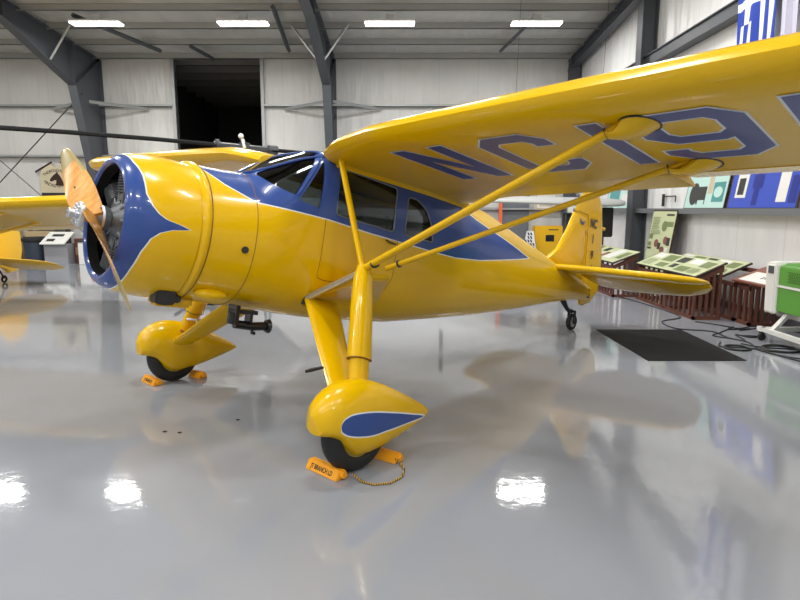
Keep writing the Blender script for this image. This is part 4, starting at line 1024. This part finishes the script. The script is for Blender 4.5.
small_box('white carton on the steel shelf above the black case', 5.30, 18.5, 1.53, .26, .3, .2, pr_white)

# ---- white wing hanging behind the tail
t = empty('hanging_wing', (2.0, 13.6, 1.88), 0, 'long white wing with a rounded tip hanging behind the yellow fin', 'wing')
R = []
for x, c, th in ((0, .7, .10), (1.0, .72, .11), (2.0, .75, .14), (2.6, .72, .15), (2.9, .6, .13), (3.05, .4, .10), (3.12, .1, .03)):
    R.append([Vector((x, -c/2*cos(2*pi*k/20), .0+th/2*sin(2*pi*k/20)*(1+.4*cos(2*pi*k/20))-c*.10*cos(2*pi*k/20))) for k in range(20)])
B().rings(R).build('panel', mat('fabric_white', rgb(176, 178, 176), .5), t)
t.rotation_euler = (0, .028, 0)
for x in (.5, 2.4): B().tube([(x, 0, .08), (x, 0, roof_z(13.6)-2.0)], .004, 6).build('hanging_cable', dark, t)

# ---- helicopter behind the nose
hm = mat('helicopter_white', rgb(206, 208, 210), .3, coat=.4)
t = empty('helicopter', (-2.92, 11.0, 0), 0, 'small helicopter behind the airplane nose, its black rotor spanning over the cowling', 'helicopter')
b = B(); R = []
for x, w, z0_, z1_ in ((-1.25, .05, .95, 1.05), (-1.1, .35, .62, 1.3), (-.8, .52, .5, 1.6), (-.3, .6, .46, 1.78), (.2, .6, .48, 1.8), (.6, .45, .6, 1.7), (.9, .22, .95, 1.5), (1.1, .12, 1.15, 1.4)):
    R.append([Vector((x, w*cos(2*pi*k/24), (z0_+z1_)/2+(z1_-z0_)/2*sin(2*pi*k/24))) for k in range(24)])
Rz = Matrix.Rotation(.3, 4, 'Z'); R = [[Rz @ v for v in q] for q in R]
b.rings(R).build('cabin', hm, t)
b = B(); b.tube([Rz @ Vector(v) for v in ((1.0, 0, 1.27), (4.1, 0, 1.35))], [.10, .05], 12); b.build('tail_boom', hm, t)
b = B(); b.tube([Rz @ Vector(v) for v in ((4.0, .1, .9), (4.0, .1, 1.8))], [.04, .04], 8, sq=.3); b.build('tail_rotor', dark, t)
b = B()
for sdy in (-.85, .85):
    b.tube([Rz @ Vector(v) for v in ((-1.2, sdy, .14), (-1.05, sdy, .04), (.9, sdy, .04))], .03, 8)
    for x in (-.6, .4): b.tube([Rz @ Vector(v) for v in ((x, sdy*.4, .55), (x, sdy, .05))], .025, 8)
b.build('skids', dark, t)
b = B(); b.tube([Rz @ Vector((.1, 0, 1.75)), Rz @ Vector((.1, 0, 2.66))], [.07, .035], 12); b.build('mast', engine_grey, t)
HD = math.atan2(-2.0, -3.05); H0 = Rz @ Vector((.1, 0, 2.75)); Hd = Vector((cos(HD), sin(HD), .035)); Hs = Vector((-sin(HD), cos(HD), 0))
b = B(); b.tube([H0-Hd*.48+Vector((0, 0, -.0)), H0+Hd*.48], .055, 6, sq=1.3)
b.tube([H0-Hd*.62, H0-Hd*.44], .085, 8); b.tube([H0-Hd*-.44, H0+Hd*.56], .065, 8); b.tube([H0-Hd*-.47, H0+Hd*.53], .10, 10); b.box(H0.x-.08, H0.x+.08, H0.y-.08, H0.y+.08, H0.z-.1, H0.z+.08)
b.tube([H0+Vector((-.03, 0, .05)), H0+Vector((-.05, 0, .15))], .03, 8); b.tube([H0+Hd*.25+Vector((0, 0, -.25)), H0+Hd*.3], .012, 6); b.tube([H0-Hd*.25+Vector((0, 0, -.25)), H0-Hd*.3], .012, 6)
b.build('rotor_hub', mat('hub_grey', rgb(62, 64, 68), .5), t)
b = B(); b.sphere(H0+Vector((-.06, 0, .20)), .05, 12); b.tube([H0+Vector((.02, -.08, -.02)), H0+Vector((-.02, -.05, .14))], .03, 8); b.build('hub_damper', pr_white, t)
for s in (1, -1):
    b = B(); R = []
    for r_, dz in ((.5, 0), (1.5, -.0), (2.8, -.02), (3.83, -.05)):
        c = H0+Hd*(s*r_)*Vector((1, 1, s)).normalized().length*0+H0*0+Vector((Hd.x*s*r_, Hd.y*s*r_, .035*s*r_+dz))
        R.append([H0+Vector((Hd.x*s*r_, Hd.y*s*r_, .035*s*r_+dz))+Hs*(.09*cos(2*pi*k/12))+Vector((0, 0, .030*sin(2*pi*k/12)-.03*cos(2*pi*k/12))) for k in range(12)])
    b.rings(R).build('rotor_blade', mat('blade_black', (.006, .006, .007), .8, spec=.1), t)

# ---- second yellow airplane at the left edge
cub = empty('airplane', (-9.45, 8.75, 0), -pi/2-.12, 'second yellow high-wing airplane with beige underside wing at the left edge', 'airplane')
LT = -.215; c2, s2 = cos(LT), -sin(LT)
lc2 = (.82, 0, 1.08); rt2 = (0, LT, 0)
def F2(s, b, n): return Vector((lc2[0]+s*cos(.19)-n*sin(.19), b, lc2[2]+s*sin(.19)+n*cos(.19)))
fabric_under = mat('doped_fabric', rgb(226, 196, 110), .5)
w1 = wing(1, cub, lc=lc2, rt=rt2); w2 = wing(-1, cub, lc=lc2, rt=rt2)
lc2 = (.82, 0, 1.12); rt2 = (0, -.19, 0); c2, s2 = cos(.19), sin(.19)
yel2 = mat('yellow_fabric', rgb(236, 188, 40), .4, coat=.2)
b = B(); R = []
for s, w, zt, zb in ((.55, .12, .35, .0), (.5, .3, .45, -.15), (.0, .36, .5, -.3), (-.8, .38, .55, -.35), (-1.1, .38, .86, -.35), (-2.2, .38, .86, -.33), (-2.9, .32, .6, -.2), (-4.0, .2, .50, .10), (-5.2, .05, .46, .26)):
    R.append([Vector((s, w*x, (zt if z > 0 else zb))) for x, z in ((1, -1), (1, 1), (-1, 1), (-1, -1))])
b.rings(R); b.build('fuselage', yel2, cub, smooth=False, bevel=.02, loc=lc2, rot=rt2)
fr2 = lambda sd: (lambda x, y, t: Vector((x, sd*y, .40+t+(x+4.35)*.13)))
def plate2(name, ol, th, fr):
    b = B(); n = len(ol); c = Vector((sum(p[0] for p in ol)/n, sum(p[1] for p in ol)/n)); rows = []
    for sc, tt in ((.02, 1), (.9, .8), (1, 0), (.9, -.8), (.02, -1)): rows.append([fr(*(c+(Vector(p)-c)*sc), tt*th/2) for p in ol])
    b.rings(rows); return b.build(name, yel2, cub, loc=lc2, rot=rt2)
for sd in (1, -1):
    plate2('stabilizer', [(-4.35, .04), (-4.6, .7), (-4.75, 1.25), (-4.88, 1.45), (-5.1, 1.52), (-5.45, 1.46), (-5.65, 1.1), (-5.62, .4), (-5.5, .06)], .05, fr2(sd))
plate2('fin', [(-4.6, .45), (-4.95, .95), (-5.1, 1.2), (-5.5, 1.28), (-5.8, 1.1), (-5.9, .7), (-5.85, .25), (-5.5, .12), (-5.2, .28)], .05, lambda x, y, t: Vector((x, t, y)))
for sd in (1, -1):
    for sx in (-1.45, -2.30):
        p, q = F2(-1.25, sd*.42, -.28), F2(sx, sd*3.5, .80); b = B(); b.tube([p, q], .022, 8); b.build('wing_strut', yel2, cub)
    p, q = F2(-1.40, sd*2.35, .40), F2(-1.5, sd*2.5, .72); B().tube([p, q], .012, 6).build('jury_strut', dark, cub)
    wh = tyre('main_wheel', cub, (-.2, sd*.9, .2), .2, .12)
    B().tube([(-.2, sd*.9, .2), F2(-1.2, sd*.36, -.33)], .025, 8).build('gear_leg', yel2, cub)
p = F2(-5.15, 0, .26); B().tube([p, (p.x-.12, 0, .24), (p.x-.2, 0, .1)], .018, 8).build('tail_spring', dark, cub); tyre('tail_wheel', cub, (p.x-.2, 0, .085), .085, .05)

# ---- back wall, left half
signm = mat('sign_cream', rgb(205, 195, 165), .6); brown_t = mat('sign_brown', rgb(50, 28, 22), .6)
t = empty('wall_sign', (-10.88, YB-.1, 0), 0, 'cream house-shaped sign with a dark horse head reading THOROUGHBRED', 'sign')
b = B(); b.prism([(-.52, 2.0), (.52, 2.0), (.52, 2.78), (.42, 2.92), (.14, 3.06), (.10, 2.98), (0, 2.95), (-.10, 2.98), (-.14, 3.06), (-.42, 2.90), (-.52, 2.78)], -.02, .02, lambda u, w, d: (u, d, w)); b.build('panel', signm, t, smooth=False)
b = B(); b.prism([(-.52, 2.0), (.52, 2.0), (.52, 2.15), (-.52, 2.15)], -.026, -.021, lambda u, w, d: (u, d, w)); b.build('lower_band', dark, t, smooth=False)
b = B(); b.prism([(.22, 2.36), (.18, 2.52), (.10, 2.68), (.04, 2.76), (.02, 2.82), (-.02, 2.76), (-.10, 2.70), (-.20, 2.60), (-.23, 2.54), (-.20, 2.50), (-.14, 2.51), (-.08, 2.545), (-.02, 2.54), (-.03, 2.46), (-.06, 2.38)], -.026, -.021, lambda u, w, d: (u, d, w)); b.build('horse_head', brown_t, t, smooth=False)
for txt, r0, cz, up in (('THOROUGHBRED', .62, 2.22, 1), ('FENCING CO. INC.', .62, 2.98, -1)):
    n = len(txt)
    for i, ch in enumerate(txt):
        if ch == ' ': continue
        a = (i-(n-1)/2)*(1.45/(n)); x = r0*sin(a); z = cz+up*r0*cos(a); rot = -a*up
        text_mesh(ch, .13, Matrix.Translation((x, -.024, z)) @ Matrix.Rotation(pi/2, 4, 'X') @ Matrix.Rotation(rot, 4, 'Z'), brown_t, 'lettering', t, .8, .002)
for s in (-1, 1): B().prism([(s*.66, 2.78), (s*.14, 3.08), (s*.14, 3.12), (s*.68, 2.82)], -.03, .03, lambda u, w, d: (u, d, w)).build('roof_edge', brown_t, t, smooth=False)
card = mat('cardboard', rgb(186, 166, 128), .8, noise=.1)
def crate(label, x, y, z, w, d, h, m=card, name='cardboard_box', group='cartons by the back wall'):
    t = empty(name, (x, y, z), 0, label, 'box', group); B().box(-w/2, w/2, -d/2, d/2, 0, h).build('carton', m, t, bevel=.008, smooth=False)
    B().box(-w/2+.1*w, w/2-.1*w, -d/2-.003, -d/2-.001, h*.35, h*.65).build('printed_label', mat('carton_print', rgb(150, 120, 90), .8), t, smooth=False)
    B().box(-w/2, w/2, -.03, .03, h, h+.003).build('packing_tape', pr_tan, t, smooth=False)
crate('wide cardboard box on the floor left of the black bin', -12.2, 18.5, 0, .7, .5, .8)
crate('flat cardboard box stacked on the wide box', -12.2, 18.5, .81, .6, .5, .28)
crate('cardboard box behind the black bin', -11.35, 18.75, 0, .75, .4, .95)
t = empty('trash_bin', (-11.15, 18.1, 0), 0, 'dark blue bin with a wide black rim by the back wall', 'bin')
B().lathe([(.28, 0), (.33, .7), (.33, .72), (.001, .72)], 'z', (0, 0, 0), 20).build('body', mat('bin_blue', rgb(52, 62, 78), .5), t); B().lathe([(.36, .66), (.38, .70), (.37, .76), (.3, .80), (.001, .81)], 'z', (0, 0, 0), 20).build('lid', black, t)
t = empty('notice_table', (-11.1, 18.95, 0), 0, 'dark narrow table against the back wall holding a white card', 'table')
B().box(-.75, .55, -.12, .12, 1.0, 1.04).build('table_top', mat('table_dark', rgb(60, 50, 45), .6), t, smooth=False)
for x in (-.7, .5): B().box(x-.03, x+.03, -.1, .1, 0, 1.0).build('leg', MATS['table_dark'], t, smooth=False)
board('white_card', 'white card with a black emblem standing on the dark narrow table', 'card', (-11.2, 18.90, 1.045), (.6, 0, 0), (0, .04, .3), pr_white, [(.08, .28, .25, .8, pr_dark, 1), (.4, .9, .6, .7, pr_text), (.4, .9, .35, .45, pr_text)], rim_m=pr_white)
board('dark_card', 'dark notice card standing left of the white card', 'card', (-11.75, 18.90, 1.045), (.5, 0, 0), (0, .04, .32), pr_dark, [(.2, .8, .4, .6, pr_brown)])
t = empty('reader_stand', (-10.32, 17.9, 0), 0, 'grey pedestal with a slanted white reading board left of the propeller', 'stand')
B().box(-.35, .35, -.2, .25, 0, .60).build('pedestal', mat('pedestal_grey', rgb(150, 152, 158), .5), t, smooth=False)
b = B(); b.prism([(-.35, .60), (.25, .92), (.25, .95), (-.35, .63)], -.38, .36, lambda u, w, d: (d, u, w)); b.build('reading_board', pr_white, t, smooth=False)
b = B(); b.prism([(-.25, .688), (-.12, .757), (-.12, .760), (-.25, .691)], -.25, -.02, lambda u, w, d: (d, u, w)); b.prism([(0, .82), (.12, .884), (.12, .887), (0, .823)], -.2, .15, lambda u, w, d: (d, u, w)); b.build('printed_pictures', pr_dark, t, smooth=False)
crate('brown carton between the reading stand and the white lettered box', -9.78, 18.2, 0, .26, .4, .75, woodr)
t = empty('lettered_box', (-9.35, 17.9, 0), 0, 'white box with two red letters on its front, left of the cowling', 'box')
B().box(-.27, .27, -.25, .25, 0, .66).build('body', pr_white, t, bevel=.008, smooth=False); B().box(-.29, .29, -.27, .27, .66, .70).build('lid', dark, t, smooth=False)
for ch, z in (('A', .44), ('B', .19)): text_mesh(ch, .27, Matrix.Translation((.12, -.252, z)) @ Matrix.Rotation(pi/2, 4, 'X'), red_mat, 'red_letter', t, .9, .006)
t = empty('folding_table', (-9.0, 18.7, 0), 0, 'white folding table against the back wall behind the lettered box', 'table')
B().box(-.9, .9, -.3, .3, .86, .90).build('table_top', pr_white, t, smooth=False)
for x in (-.85, .85):
    for y in (-.25, .25): B().tube([(x, y, 0), (x, y, .86)], .015, 6).build('leg', dark, t)
